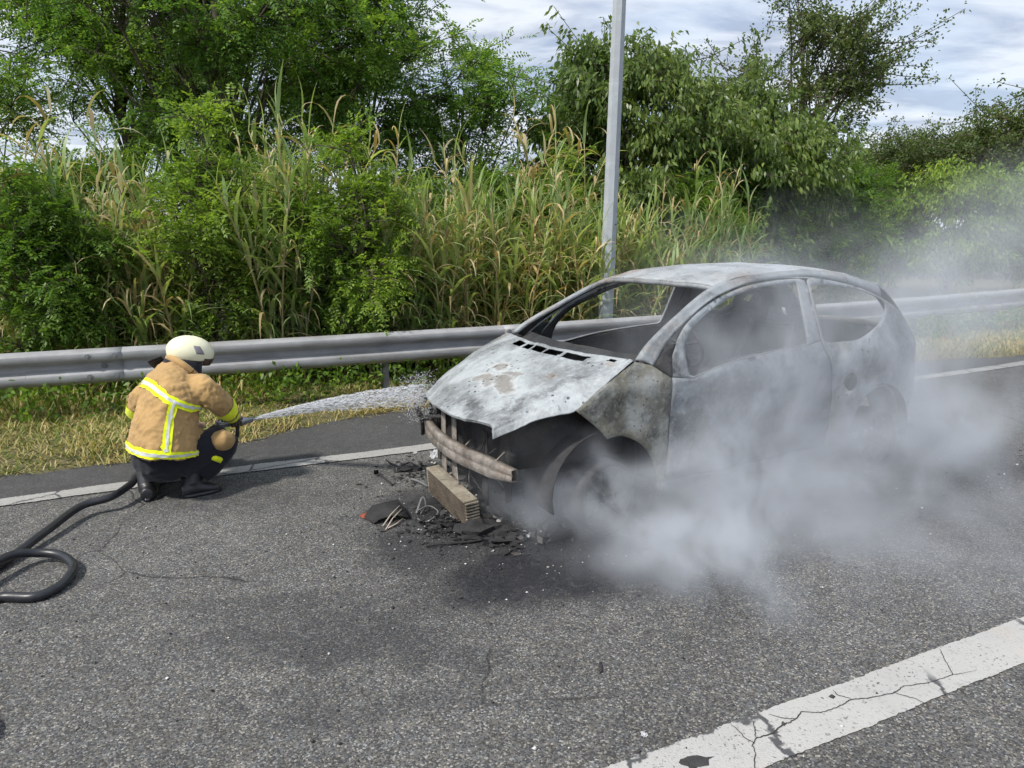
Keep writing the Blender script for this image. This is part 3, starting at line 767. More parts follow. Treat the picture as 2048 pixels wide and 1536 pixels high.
# broad weeds under the rail
r = np.random.RandomState(8); nW = 2600
x = r.uniform(-5.5, 12, nW); yy = np.interp(x, RAIL_F[:, 0], RAIL_F[:, 1]) + r.uniform(-.25, 1.0, nW)
P = np.stack([x, yy, on_verge(x, yy) + r.uniform(.0, .38, nW)], 1)
PP = np.repeat(P, 5, 0) + r.normal(0, .05, (nW * 5, 3)); PP[:, 2] = np.maximum(PP[:, 2], .12)
DD = unit(rand_dirs(r, len(PP)) + np.array([0, 0, .4]))
stuff("weeds", leaf_quads(PP, DD, perp(DD, r), .075 * r.uniform(.6, 1.3, len(PP)), .035, .2), M_BUSH, "", "", gv)

# ---------------------------------------------------------------- guardrail
def galv_mat(name, col=(.33, .335, .345), dirt=(.15, .135, .115)):
    mt, t, b = new_mat(name); p = wpos(t)
    mpn = t.nodes.new("ShaderNodeMapping"); mpn.inputs["Scale"].default_value = (.6, .6, 6); L(t, p, mpn.inputs[0])
    c = ramp(t, noise(t, 5, 6, .6, .2, p), [(.3, tuple(x * .80 for x in col)), (.7, tuple(x * 1.08 for x in col))])
    c = mix(t, ramp(t, noise(t, 2.2, 6, .7, .3, mpn.outputs[0]), [(.45, 0.0), (.72, .75)]), c, dirt)
    c = mix(t, ramp(t, noise(t, 8, 5, .7, 0, p), [(.66, 0.0), (.76, .5)]), c, (.22, .12, .06))
    L(t, c, b.inputs["Base Color"]); b.inputs["Metallic"].default_value = .12; b.inputs["Roughness"].default_value = .6
    b.inputs["Specular IOR Level"].default_value = .4
    bump(t, b, noise(t, 60, 3, .6, 0, p), .08, .003)
    return mt
M_GALV = galv_mat("galvanised_steel")
M_POST = galv_mat("galvanised_post", (.20, .21, .22), (.10, .095, .085))
PROF = [(0.0, .752), (.018, .757), (.030, .752), (.088, .728), (.094, .718), (.094, .672), (.088, .662), (.016, .632), (.010, .622), (.010, .584), (.016, .574), (.088, .546), (.094, .536), (.094, .486), (.088, .476), (.030, .446), (.018, .441), (0.0, .446)]
rail = empty("guardrail", (RAIL_F[0][0], RAIL_F[0][1], 0)); rail.location = (0, 0, 0)
tag(rail, "galvanised steel W-beam guardrail on posts running along the grass verge", "guardrail")
# arc length of the lap joint seen beside the firefighter
j0 = float(np.interp(-3.72, RAIL_F[:, 0], RAIL_S))
def rail_pt(s):
    return np.array([np.interp(s, RAIL_S, RAIL_F[:, 0]), np.interp(s, RAIL_S, RAIL_F[:, 1])]), unit(np.array([np.interp(s, RAIL_S, RAIL_N[:, 0]), np.interp(s, RAIL_S, RAIL_N[:, 1])]))
bolt_me = None
def hex_bolt(pt, nrm, r=.016):
    m_ = MB(); a = Vector((nrm[0], nrm[1], 0)); m_.tube([Vector(pt), Vector(pt) + a * .008], .026, 10); m_.tube([Vector(pt) + a * .008, Vector(pt) + a * .02], r, 6)
    return m_
k0 = int((j0 - 0) // 4)
sj = [j0 + 4 * k for k in range(-4, 9)]
for i in range(len(sj) - 1):
    s0, s1 = sj[i] - .16, sj[i + 1] + .16
    S_ = np.linspace(s0, s1, 34); P3 = []
    lap = .0045 if i % 2 else 0.0
    for s in S_:
        q, nn = rail_pt(s)
        P3.append([(q[0] - nn[0] * (d + lap), q[1] - nn[1] * (d + lap), z + lap * .3) for d, z in PROF])
    o = MB().grid(P3).build("rail_panel", M_GALV, rail); solid(o, .003, 0)
    for ds in (-.11, .11):
        for z, d in ((.695, .097), (.511, .097)):
            q, nn = rail_pt(sj[i] + ds)
            hex_bolt((q[0] - nn[0] * (d + .003), q[1] - nn[1] * (d + .003), z), -nn, .013).build("bolt", M_POST, rail, False)
    q, nn = rail_pt(sj[i]); hex_bolt((q[0] - nn[0] * .020, q[1] - nn[1] * .020, .597), -nn, .016).build("bolt", M_POST, rail, False)
sp0 = float(np.interp(-1.33, RAIL_F[:, 0], RAIL_S))
for k in range(-7, 15):
    q, nn = rail_pt(sp0 + 2.0 * k); tx = Vector((nn[1], -nn[0], 0)); nv = Vector((nn[0], nn[1], 0))
    rot = Matrix((tx, nv, Vector((0, 0, 1)))).transposed()
    b0 = Vector((q[0], q[1], 0)) + nv * .07
    m_ = MB()
    for yy, xx, wx, wy in ((0, 0, .006, .11), (-.055, .028, .062, .006), (.055, .028, .062, .006)):
        m_.box(b0 + tx * xx + nv * yy + Vector((0, 0, .29)), (wx, wy, .86), rot)
    m_.build("post", M_POST, rail, False)
    MB().box(b0 - nv * .062 + Vector((0, 0, .60)), (.05, .012, .10), rot).build("spacer", M_POST, rail, False)

# ---------------------------------------------------------------- lamp post
pb = at(1212, 640, 9.05); lp = (pb.x - .022, 9.05, float(on_verge(pb.x, 9.05)))
lamp = tag(empty("lamp_post", lp), "tall octagonal galvanised steel lamp post standing behind the guardrail", "lamp post")
M_POLE = galv_mat("pole_galvanised", (.40, .435, .47), (.34, .36, .38))
M_POLE.node_tree.nodes["Principled BSDF"].inputs["Metallic"].default_value = .05
lx = .0315
poly = MB(); b0 = len(poly.v); zs = np.linspace(-.1, 8.2, 12)
for z in zs:
    rad = .100 - .0042 * z
    for k in range(8):
        a = 2 * pi * (k + .3) / 8; poly.v.append((rad * cos(a) + lx * z, rad * sin(a), z))
for i in range(len(zs) - 1):
    for k in range(8):
        poly.f.append((i * 8 + k, i * 8 + (k + 1) % 8, (i + 1) * 8 + (k + 1) % 8, (i + 1) * 8 + k))
o = poly.build("pole", M_POLE, lamp, False)
hx = MB().box((lx * .95 - .01, -.094, .95), (.085, .012, .36)).build("service_hatch", M_POLE, lamp, False); bevel(hx, .004)
MB().lathe([(.0, .004), (.010, .004), (.010, -.012)], 8, 'y', (.06 + lx * 1.7, -.088, 1.72)).build("tag_rivet", M_POST, lamp, False)
MB().tube([(lx * 8.1, 0, 8.1), (lx * 8.1, -.2, 8.45), (lx * 8.1, -.9, 8.7), (lx * 8.1, -1.5, 8.75)], .035, 8).build("arm", M_POLE, lamp)
hd = MB().box((lx * 8.1, -1.75, 8.75), (.24, .6, .11)).build("lamp_head", M_POST, lamp, False); bevel(hd, .03, 3)

# ================================================================== BURNT CAR
CARX, CARY, CARA = 0.1602, 4.5312, 3.6356
car = tag(empty("burnt_car", (CARX, CARY, 0), CARA), "burnt-out three-door hatchback, ash grey and rusty, smouldering on the road", "car")
def car_world(p):
    c_, s_ = cos(CARA), sin(CARA); return Vector((CARX + p[0] * c_ - p[1] * s_, CARY + p[0] * s_ + p[1] * c_, p[2]))
def Yb(x, z):
    y = .80
    if z > .86: y -= (z - .86) * .42
    if x > 0.0: y -= .10 * (x / .6) ** 2 * 1.2
    if x < -1.9: y -= .12 * ((-1.9 - x) / .9) ** 2
    if z < .5: y -= (.5 - z) ** 2 * .35
    return y
def Ybd(x, z, s=1):
    y = Yb(x, z) + .0045 * float(fbm3(x * 9, z * 9, s * 3.1, 4))
    d = ((x + 1.0) / .28) ** 2 + ((z - .58) / .16) ** 2 + 1.2 * ((x + 1.0) / .28) * ((z - .58) / .16)     # dent in the door
    y -= .022 * math.exp(-d)
    y -= .012 * math.exp(-(((z - .70) / .035) ** 2)) * (1 if -2.6 < x < -.44 else 0)                        # swage line
    return y
def inside(p, poly):
    x, y = p; c_ = False; n = len(poly); j = n - 1
    for i in range(n):
        xi, yi = poly[i]; xj, yj = poly[j]
        if (yi > y) != (yj > y) and x < (xj - xi) * (y - yi) / (yj - yi + 1e-15) + xi: c_ = not c_
        j = i
    return c_
def panel2d(name, outline, holes=(), res=.035, side=1, mat=None, parent=None, yfun=Ybd, t_=.006, inset=0.0):
    loops = [np.array(outline, float)] + [np.array(h, float) for h in holes]
    verts = []; edges = []
    for lp_ in loops:
        pts = []
        n = len(lp_)
        for i in range(n):
            a, b_ = lp_[i], lp_[(i + 1) % n]; k = max(1, int(np.linalg.norm(b_ - a) / res))
            for q in range(k): pts.append(a + (b_ - a) * q / k)
        b0 = len(verts); verts += [tuple(p) for p in pts]
        edges += [(b0 + i, b0 + (i + 1) % len(pts)) for i in range(len(pts))]
    base = list(verts)
    mn = loops[0].min(0); mx = loops[0].max(0)
    B = np.array(base)
    for i, gx in enumerate(np.arange(mn[0], mx[0], res)):
        for gz in np.arange(mn[1] + (res * .5 if i % 2 else 0), mx[1], res):
            if inside((gx, gz), outline) and not any(inside((gx, gz), h) for h in holes):
                if np.min((B[:, 0] - gx) ** 2 + (B[:, 1] - gz) ** 2) > (res * .5) ** 2: verts.append((gx, gz))
    r_ = geometry.delaunay_2d_cdt([Vector(v) for v in verts], edges, [], 0, 1e-6)
    vv, ff = r_[0], r_[2]
    F2 = []
    for f in ff:
        c_ = ((vv[f[0]].x + vv[f[1]].x + vv[f[2]].x) / 3, (vv[f[0]].y + vv[f[1]].y + vv[f[2]].y) / 3)
        if inside(c_, outline) and not any(inside(c_, h) for h in holes): F2.append(tuple(f) if side > 0 else tuple(f)[::-1])
    V3 = [(v.x, side * (yfun(v.x, v.y) - inset), v.y) for v in vv]
    used = sorted({i for f in F2 for i in f}); mp_ = {i: k for k, i in enumerate(used)}
    me = bpy.data.meshes.new(name); me.from_pydata([V3[i] for i in used], [], [tuple(mp_[i] for i in f) for f in F2]); me.update()
    o = link(name, me, mat, parent); fix_normals(o)
    # outward normals
    if sum(p_.normal.y for p_ in o.data.polygons) * side < 0: o.data.flip_normals()
    if t_: solid(o, t_, -1, M_INNER if mat is not M_INNER else None)
    return o

def burnt_mat(name, ash=(.46, .50, .53), metal=(.24, .25, .26), scorch=(.035, .034, .036), rust=(.22, .15, .09), amount=.5, rust_amt=.25, speck=1.0, sc=1.0, patch=None, pcol=((.17, .145, .12), (.26, .235, .205)), dark=None, side=False):
    mt, t, b = new_mat(name); v = coord(t); vp = v
    if side:
        sx = t.nodes.new("ShaderNodeSeparateXYZ"); L(t, v, sx.inputs[0]); cx2 = t.nodes.new("ShaderNodeCombineXYZ"); L(t, sx.outputs[0], cx2.inputs[0]); L(t, sx.outputs[2], cx2.inputs[1]); vp = cx2.outputs[0]
    n1 = noise(t, 2.6 * sc, 7, .62, .5, v); n2 = noise(t, 6 * sc, 7, .7, .8, v); n3 = noise(t, 1.7 * sc, 5, .6, .9, v)
    c = ramp(t, n1, [(.5 - amount * .3, metal), (.5 + .22 - amount * .3, ash)])
    c = mix(t, ramp(t, n2, [(.5, 0.0), (.78, .75)]), c, tuple(x * .62 for x in metal))
    c = mix(t, ramp(t, n3, [(.60 - rust_amt * .3, 0.0), (.74 - rust_amt * .2, .8)]), c, rust)
    if patch:
        pm = spot_mask(t, vp, patch, .085, 3.2, .55 if not side else 1.0); edge = ramp(t, pm, [(.0, 0.0), (.18, 1.0), (.6, 0.0)])
        c = mix(t, pm, c, ramp(t, n2, [(.3, pcol[0]), (.7, pcol[1])])); c = mix(t, math_(t, 'MULTIPLY', edge, 0.0 if side else .45), c, (.62, .64, .64))
    if dark:
        dm = spot_mask(t, vp, dark, .14, 3.0, .8); c = mix(t, math_(t, 'MULTIPLY', dm, ramp(t, n2, [(.3, .55), (.6, 1.0)])), c, scorch)
    st = t.nodes.new("ShaderNodeMapping"); st.inputs["Scale"].default_value = (5, 5, 1.2); L(t, v, st.inputs[0])
    c = mix(t, ramp(t, noise(t, 3 * sc, 6, .7, .3, st.outputs[0]), [(.60, 0.0), (.74, .85)]), c, scorch)
    vs = t.nodes.new("ShaderNodeTexVoronoi"); vs.inputs["Scale"].default_value = 17 * sc; L(t, v, vs.inputs["Vector"])
    sp = ramp(t, vs.outputs["Distance"], [(.10, 1.0), (.17, 0.0)]); sp = math_(t, 'MULTIPLY', sp, ramp(t, noise(t, 3.1, 3, .5, 0, v), [(.42, 0.0), (.55, speck)]), clamp=True)
    c = mix(t, sp, c, (.018, .018, .02))
    c = mix(t, ramp(t, noise(t, 34, 5, .75, 0, v), [(.5, 0.0), (.75, .5)]), c, tuple(min(.8, x * 1.35) for x in ash))
    L(t, c, b.inputs["Base Color"]); b.inputs["Metallic"].default_value = .15; b.inputs["Roughness"].default_value = .62; b.inputs["Specular IOR Level"].default_value = .35
    h = math_(t, 'ADD', noise(t, 22 * sc, 6, .7, .3, v), math_(t, 'MULTIPLY', n2, 1.5))
    bump(t, b, math_(t, 'SUBTRACT', h, sp), .55, .012)
    return mt
M_BONNET = burnt_mat("burnt_bonnet", (.40, .43, .445), (.15, .16, .168), amount=.62, rust_amt=.0, speck=1.0, patch=[(.27, .0, .055, .11, .75), (.42, .08, .06, .12, .8), (.37, .27, .06, .16, .75), (.30, .20, .03, .10, .6)],
                     dark=[(.62, .30, .06, .28, .75), (.56, -.15, .10, .25, .6), (.45, .60, .16, .06, .7), (.25, .66, .20, .05, .7), (.10, .50, .10, .10, .35), (.05, -.5, .2, .15, .4)])
M_FENDER = burnt_mat("burnt_fender", (.33, .345, .33), (.105, .105, .092), rust=(.17, .155, .10), amount=.30, rust_amt=.6, sc=1.6, side=True, dark=[(-.05, .70, .09, .10, .8), (-.32, .55, .07, .22, .7), (-.40, .80, .05, .12, .8), (.08, .80, .10, .04, .6)], patch=[(-.24, .88, .12, .08, .7), (-.22, .68, .07, .14, .5)], pcol=((.34, .35, .34), (.48, .49, .48)))
M_DOOR = burnt_mat("burnt_door", (.27, .295, .315), (.095, .102, .110), rust=(.12, .10, .085), amount=.30, rust_amt=.2, speck=.4, side=True, dark=[(-.62, .60, .07, .20, .85), (-1.30, .45, .35, .16, .8), (-1.70, .70, .10, .20, .7), (-.9, .80, .30, .06, .5), (-1.0, .30, .5, .08, .6)])
M_QUART = burnt_mat("burnt_quarter", (.31, .33, .35), (.115, .12, .126), rust=(.17, .13, .095), amount=.35, rust_amt=.25, speck=1.0, side=True, dark=[(-2.40, .75, .22, .20, .7), (-2.75, .70, .2, .3, .7)], patch=[(-1.95, .85, .09, .10, .9), (-2.02, .60, .10, .09, .7)], pcol=((.40, .41, .42), (.52, .53, .54)))
M_ROOF = burnt_mat("burnt_roof", (.40, .425, .445), (.19, .20, .21), rust=(.26, .20, .15), amount=.65, rust_amt=.2, speck=1.0, dark=[(-1.1, .2, .2, .4, .3), (-2.4, .45, .2, .15, .5)])
M_PILLAR = burnt_mat("burnt_pillar", (.30, .325, .345), (.125, .13, .14), rust=(.24, .19, .15), amount=.45, rust_amt=.2, speck=.3, side=True, dark=[(-.45, .98, .12, .10, .9), (-1.0, 1.32, .3, .03, .5), (-1.7, 1.1, .06, .15, .4)])
M_INNER = burnt_mat("burnt_inner", (.075, .073, .072), (.032, .032, .033), rust=(.055, .045, .036), amount=.15, rust_amt=.25, speck=.2)
M_CHAR = simple_mat("char_black", (.022, .021, .022), .85, 0, .5, 14, .6, .01)
M_BEAM = burnt_mat("burnt_beam", (.32, .29, .26), (.13, .115, .10), rust=(.22, .17, .13), amount=.45, rust_amt=.35, speck=.5, sc=2.6)
M_ALU = burnt_mat("burnt_alu", (.34, .305, .24), (.15, .13, .105), rust=(.15, .11, .075), amount=.55, rust_amt=.25, speck=.6, sc=2.5)

DRIP = [(-.31, .968), (-.41, 1.064), (-.66, 1.205), (-.925, 1.32), (-1.252, 1.398), (-1.536, 1.425), (-1.825, 1.425), (-2.05, 1.405), (-2.3, 1.362), (-2.6, 1.285)]
FRM = [(-.33, .955), (-.455, 1.062), (-.645, 1.180), (-.875, 1.288), (-1.155, 1.364), (-1.427, 1.394), (-1.70, 1.400), (-2.0, 1.375), (-2.3, 1.315), (-2.58, 1.225)]
WSE = [(-.215, .735, 1.0), (-.33, .70, 1.085), (-.55, .645, 1.20), (-.874, .58, 1.352), (-1.15, .545, 1.412), (-1.536, .535, 1.437), (-1.825, .535, 1.438), (-2.05, .535, 1.420), (-2.3, .528, 1.380), (-2.6, .512, 1.305)]
DOOR = [(-.444, .881), (-.434, .74), (-.428, .6), (-.42, .36), (-.43, .27), (-.8, .255), (-1.2, .255), (-1.80, .275), (-1.814, .376), (-1.83, .6), (-1.826, .721), (-1.786, .86), (-1.745, .985), (-1.627, .968), (-1.3, .955), (-.994, .93), (-.75, .893), (-.588, .860)]
DWIN = [tuple(p) for p in crv([(-.575, .885), (-.585, 1.02), (-.66, 1.125), (-.80, 1.205), (-1.03, 1.293), (-1.27, 1.345), (-1.50, 1.364)], 20)] + [(-1.662, 1.369), (-1.672, 1.35)] + [tuple(p) for p in crv([(-1.665, 1.25), (-1.642, 1.05), (-1.627, .985)], 5)] + [tuple(p) for p in crv([(-1.60, .975), (-1.3, .962), (-.994, .938), (-.75, .90), (-.61, .872)], 9)]
DFRM = [(-.450, .886)] + [tuple(p) for p in crv([(-.485, 1.0), (-.537, 1.065), (-.645, 1.169), (-.875, 1.278), (-1.155, 1.354), (-1.427, 1.384), (-1.69, 1.391)], 20)] + [(-1.745, 1.375), (-1.758, 1.34), (-1.745, .990), (-1.627, .970), (-1.3, .957), (-.994, .932), (-.75, .895), (-.588, .862)]
def arc(cx, cz, r0, a0, a1, n=14): return [(cx + r0 * cos(a), cz + r0 * sin(a)) for a in np.linspace(a0, a1, n)]
FEND = [(-.205, .988)] + [tuple(p) for p in crv([(-.10, .945), (.029, .889), (.12, .835), (.215, .766)], 9)] + [tuple(p) for p in crv([(.18, .735), (.115, .682), (.06, .63), (.017, .584)], 6)] + \
       [tuple(p) for p in crv([(-.03, .592), (-.103, .581), (-.229, .512), (-.317, .393), (-.366, .262), (-.377, .18)], 14)] + [(-.42, .175), (-.412, .36), (-.420, .6), (-.426, .74), (-.437, .879), (-.312, .962)]
QUART = [(-1.815, .25), (-1.824, .376), (-1.84, .6), (-1.836, .721), (-1.796, .86), (-1.756, .985), (-1.770, 1.372), (-1.80, 1.392)] + [tuple(p) for p in crv([(-2.0, 1.368), (-2.3, 1.308), (-2.58, 1.218)], 6)] + \
        [(-2.70, 1.17), (-2.80, 1.12), (-2.88, 1.05), (-2.95, .95), (-3.0, .785), (-3.02, .5), (-2.98, .35), (-2.72, .33)] + arc(-2.38, .27, .335, .1, pi - .06, 16) + [(-2.05, .25)]
QWIN = [tuple(p) for p in crv([(-1.80, 1.335), (-1.99, 1.338), (-2.317, 1.286), (-2.53, 1.222), (-2.60, 1.185), (-2.605, 1.15), (-2.52, 1.085), (-2.416, 1.039), (-2.148, .968), (-1.95, .965), (-1.80, .972), (-1.785, 1.0)], 30)]
FILL = arc(-2.025, .685, .062, 0, 2 * pi - .35, 16)
for s in (1, -1):
    panel2d("front_wing", FEND, (), .03, s, M_FENDER, car)
    dr = panel2d("door", DOOR, (), .035, s, M_DOOR, car)
    panel2d("window_frame", DFRM, (DWIN,), .025, s, M_PILLAR, dr, t_=.018)
    # inner door skin, pierced and charred
    panel2d("inner_panel", [(x + (.02 if x > -1 else -.02) * 0, z) for x, z in DOOR], ([(-.7, .45), (-1.1, .42), (-1.05, .72), (-.75, .75)], [(-1.25, .42), (-1.62, .45), (-1.6, .74), (-1.22, .74)]), .06, s, M_INNER, dr, inset=.075, t_=.004)
    qp = panel2d("rear_quarter", QUART, (QWIN,) + ((FILL,) if s > 0 else ()), .035, s, M_QUART, car)
    rows = []
    FF, DD_, WW = crv(FRM, 60), crv(DRIP, 60), crv(WSE, 60)
    for i in range(60):
        f, d, w = FF[i], DD_[i], WW[i]
        pf = Vector((f[0], Yb(*f), f[1])); pd = Vector((d[0], Yb(*d) + .004, d[1])); pw = Vector(w)
        rows.append([Vector((p[0], s * p[1], p[2])) for p in (pf - Vector((0, .03, .0)), pf, pf * .5 + pd * .5 + Vector((0, .006, 0)), pd, pd * .96 + pw * .04 + Vector((0, -.004, .001)), pd * .5 + pw * .5 + Vector((0, .004, .008)), pw, pw + Vector((-.02, -.02, -.025)))])
    rl = MB().grid(rows).build("roof_rail", M_PILLAR, car); fix_normals(rl)
    if sum(p_.normal.y for p_ in rl.data.polygons) * s < 0: rl.data.flip_normals()
    solid(rl, .012, -1, M_INNER)
    # mirror corner
    panel2d("mirror_corner", [(-.318, .960), (-.43, .892), (-.450, .888), (-.480, .998), (-.53, 1.06), (-.47, 1.06), (-.40, 1.02)], (), .03, s, M_INNER, car, t_=.006)
    # sill
    rows = [[Vector((x, s * (Yb(x, z) + dy), z)) for z, dy in ((.255, -.012), (.235, -.004), (.20, -.01), (.15, -.05), (.13, -.10))] for x in np.linspace(-.40, -2.06, 24)]
    sl = MB().grid(rows).build("sill", M_DOOR, car); fix_normals(sl); solid(sl, .01, 0)
    # inner wheel housing
    for cx_ in (0.0, -2.38):
        rows = [[Vector((cx_ + .36 * cos(a), s * yy_, .28 + .345 * sin(a))) for yy_ in (.77, .60, .46)] for a in np.linspace(-.25, pi + .25, 16)]
        wl = MB().grid(rows).build("wheel_arch", M_CHAR, car); solid(wl, .006, 0)
# fuel filler pocket on the near side
fp = MB(); fp.lathe([(.066, -.012), (.062, -.005), (.055, -.04), (.03, -.05), (.03, -.03), (.0, -.03)], 20, 'y', (-2.025, Yb(-2.025, .685) + .004, .685)); o = fp.build("filler_pocket", M_INNER, car); fix_normals(o)

# bonnet
E_ = [(.657, .656, .644), (.545, .701, .688), (.429, .739, .735), (.307, .769, .752), (.222, .784, .762), (.12, .790, .832), (.029, .788, .889), (-.08, .770, .945), (-.197, .741, .994)]
C_ = [(.648, .60, .712), (.52, .625, .765), (.40, .64, .812), (.27, .65, .858), (.19, .657, .886), (.10, .664, .914), (.0, .672, .946), (-.08, .68, .972), (-.165, .688, 1.004)]
H_ = [(.70, .32, .702), (.56, .325, .772), (.43, .33, .828), (.30, .335, .875), (.21, .34, .905), (.12, .34, .932), (.04, .34, .958), (-.03, .34, .980), (-.095, .345, 1.006)]
M_ = [(.695, .0, .690), (.56, 0, .770), (.43, 0, .832), (.30, 0, .882), (.21, 0, .912), (.13, 0, .938), (.05, 0, .964), (-.01, 0, .984), (-.065, 0, 1.008)]
NR, NCc = 76, 132
curves = []
for c_ in (E_, C_, H_, M_): curves.append(crv(c_, NR))
Ec, Cc, Hc, Mc = curves
rows = []
fslump = np.linspace(1, 0, NR) ** 2
for i in range(NR):
    far = lambda a, dx_, dz_: np.array([a[0] - dx_ * fslump[i], -a[1], a[2] - dz_ * fslump[i]])
    ctrl = [far(Ec[i], .13, .06), far(Cc[i], .11, .07), far(Hc[i], .075, .035), Mc[i], Hc[i], Cc[i], Cc[i] * .45 + Ec[i] * .55 + np.array([0, .012, .006]), Ec[i]]
    row = crv(ctrl, NCc)
    row[:, 2] += .0055 * fbm3(row[:, 0] * 7, row[:, 1] * 7, 0, 6) * np.sin(np.linspace(0, pi, NCc)) + .004 * fbm3(row[:, 0] * 17, row[:, 1] * 17, 1, 9)
    rows.append(row)
SLOTS = [(-.36, -.225), (-.205, -.10), (-.08, .07), (.085, .24), (.27, .475), (.615, .675)]
def slot_skip(i, j):
    p = (rows[i][j] + rows[i + 1][j + 1]) / 2; ft = i / NR
    lo, hi = (.855, .945) if p[1] < .5 else (.92, .955)
    return lo < ft < hi and any(a < p[1] < b_ for a, b_ in SLOTS)
bn = MB().grid(rows, slot_skip).build("bonnet", M_BONNET, car); weld(bn)
if sum(p_.normal.z for p_ in bn.data.polygons) < 0: bn.data.flip_normals()
solid(bn, .007, -1, M_CHAR)
# rolled front lip under the bonnet edge
lip = [rows[0][j] + np.array([-.012, 0, -.010]) for j in range(0, NCc, 4)]
MB().tube(lip, .008, 6).build("bonnet_lip", M_BONNET, car)
# cowl and windscreen base
cow = [[tuple(rows[-1][j] + np.array(d)) for j in range(4, NCc - 4, 4)] for d in ((-.004, 0, -.002), (-.05, 0, -.035), (-.12, 0, -.045), (-.19, 0, -.01), (-.24, 0, -.05))]
o = MB().grid(cow).build("cowl", M_INNER, car); fix_normals(o); solid(o, .006, 0)
# firewall, floor, dash tube, steering
MB().box((-.28, 0, .62), (.02, 1.36, .66)).build("firewall", M_INNER, car, False)
MB().box((-1.55, 0, .235), (2.75, 1.42, .03)).build("floor_pan", M_INNER, car, False)
MB().tube([(-.62, -.70, .86), (-.60, -.3, .88), (-.60, .3, .88), (-.62, .70, .86)], .035, 10).build("dash_beam", M_INNER, car)
dsh = MB().grid([[(-.30 - .12 * k - .03 * sin(j * .9), y, .955 - .018 * k ** 2 + .02 * fbm3(y * 6, k, 0, 3)) for j, y in enumerate(np.linspace(-.68, .68, 24))] for k in range(5)]).build("dashboard_remains", M_CHAR, car); solid(dsh, .02)
MB().tube([(-.55, .36, .84), (-.85, .36, .97)], .025, 8).build("steering_column", M_INNER, car)
st = MB(); st.tube([Vector((-.90, .36, .99)) + Vector((.0, cos(a), 0)) * .17 + Vector((.42, 0, .90)) * sin(a) * .17 for a in np.linspace(0, 2 * pi, 25)], .010, 6, cap=False)
for a in (0.2, 2.9, 4.7): st.tube([(-.89, .36, .985), Vector((-.90, .36, .99)) + Vector((.0, cos(a), 0)) * .17 + Vector((.42, 0, .90)) * sin(a) * .17], .010, 6)
st.build("steering_wheel", M_INNER, car)
# seat frames
for y0 in (.36, -.36):
    sf = MB()
    for dy_ in (-.22, .22):
        sf.tube([(-1.0, y0 + dy_, .40), (-1.42, y0 + dy_, .42), (-1.52, y0 + dy_, .55), (-1.68, y0 + dy_ * .9, .98), (-1.71, y0 + dy_ * .75, 1.08)], .022, 8)
    for z_, x_ in ((1.08, -1.71), (.75, -1.6), (.56, -1.53)): sf.tube([(x_, y0 - .2, z_), (x_, y0 + .2, z_)], .016, 8)
    for k in range(6): sf.tube([(-1.05 - .07 * k, y0 - .2, .40), (-1.05 - .07 * k, y0 + .2, .40)], .006, 5)
    for dy_ in (-.05, .05): sf.tube([(-1.71, y0 + dy_, 1.08), (-1.74, y0 + dy_, 1.22)], .008, 6)
    s_o = sf.build("seat_frame", M_INNER, car)
    MB().grid([[(-1.55 - .16 * f_ + .012 * fbm3(f_ * 8, q * 5, y0, 2), y0 + q, .55 + .5 * f_) for q in np.linspace(-.2, .2, 9)] for f_ in np.linspace(0, 1, 9)]).build("seat_back", M_CHAR, s_o)
    MB().box((-1.74, y0, 1.25), (.03, .24, .13)).build("headrest_frame", M_INNER, s_o)
rs_ = MB().grid([[(-2.25 - .22 * f_, q, .55 + .48 * f_ + .01 * fbm3(q * 6, f_ * 6, 0, 5)) for q in np.linspace(-.62, .62, 20)] for f_ in np.linspace(0, 1, 10)]).build("rear_seat_back", M_CHAR, car); solid(rs_, .03)
MB().box((-2.1, 0, .40), (.45, 1.2, .12)).build("rear_seat_base", M_CHAR, car)
# roof
rows = []
for i in range(46):
    f = i / 45; x = -.965 - 1.62 * f
    zc = float(np.interp(x, [-2.6, -2.3, -2.05, -1.825, -1.536, -1.15, -.9], [1.318, 1.393, 1.432, 1.449, 1.448, 1.424, 1.385])); w = float(np.interp(x, [-2.6, -2.0, -1.2, -.9], [.515, .537, .55, .578]))
    row = []
    for q in np.linspace(-1, 1, 41):
        xx = x + (.085 * (1 - q * q)) * max(0, 1 - f * 1.4)
        row.append((xx, q * w, zc + .030 * (1 - abs(q) ** 2.2) - .006 * (abs(q) > .93) + .003 * float(fbm3(xx * 6, q * 5, 0, 8)) - .03 * max(0, 1 - f * 10) * (1 - .3 * abs(q))))
    rows.append(row)
rf = MB().grid(rows).build("roof", M_ROOF, car); fix_normals(rf)
if sum(p_.normal.z for p_ in rf.data.polygons) < 0: rf.data.flip_normals()
solid(rf, .010, -1, M_INNER)
MB().tube([tuple(np.array(rows[0][j]) + np.array([.0, 0, -.022])) for j in range(0, 41, 2)], .016, 8).build("windscreen_header", M_PILLAR, car)
for xx_ in (-1.62, -2.2): MB().tube([(xx_, q, 1.405 + .02 * (1 - (q / .53) ** 2) - (.0 if xx_ > -2 else .03)) for q in np.linspace(-.52, .52, 9)], .014, 6).build("roof_bow", M_INNER, car)
# tailgate with open rear window
rows = []
TG = crv([(-2.585, 1.318), (-2.74, 1.225), (-2.87, 1.09), (-2.965, .95), (-3.03, .78), (-3.06, .5), (-3.0, .33)], 30)
for x_, z_ in TG:
    w = (Yb(x_, z_) - .012); rows.append([(x_ - .05 * (1 - q * q), q * w, z_ + .015 * (1 - q * q)) for q in np.linspace(-1, 1, 31)])
tg = MB().grid(rows, lambda i, j: 1.0 < TG[i][1] < 1.27 and 3 < j < 26).build("tailgate", M_QUART, car); fix_normals(tg); solid(tg, .01, 0)
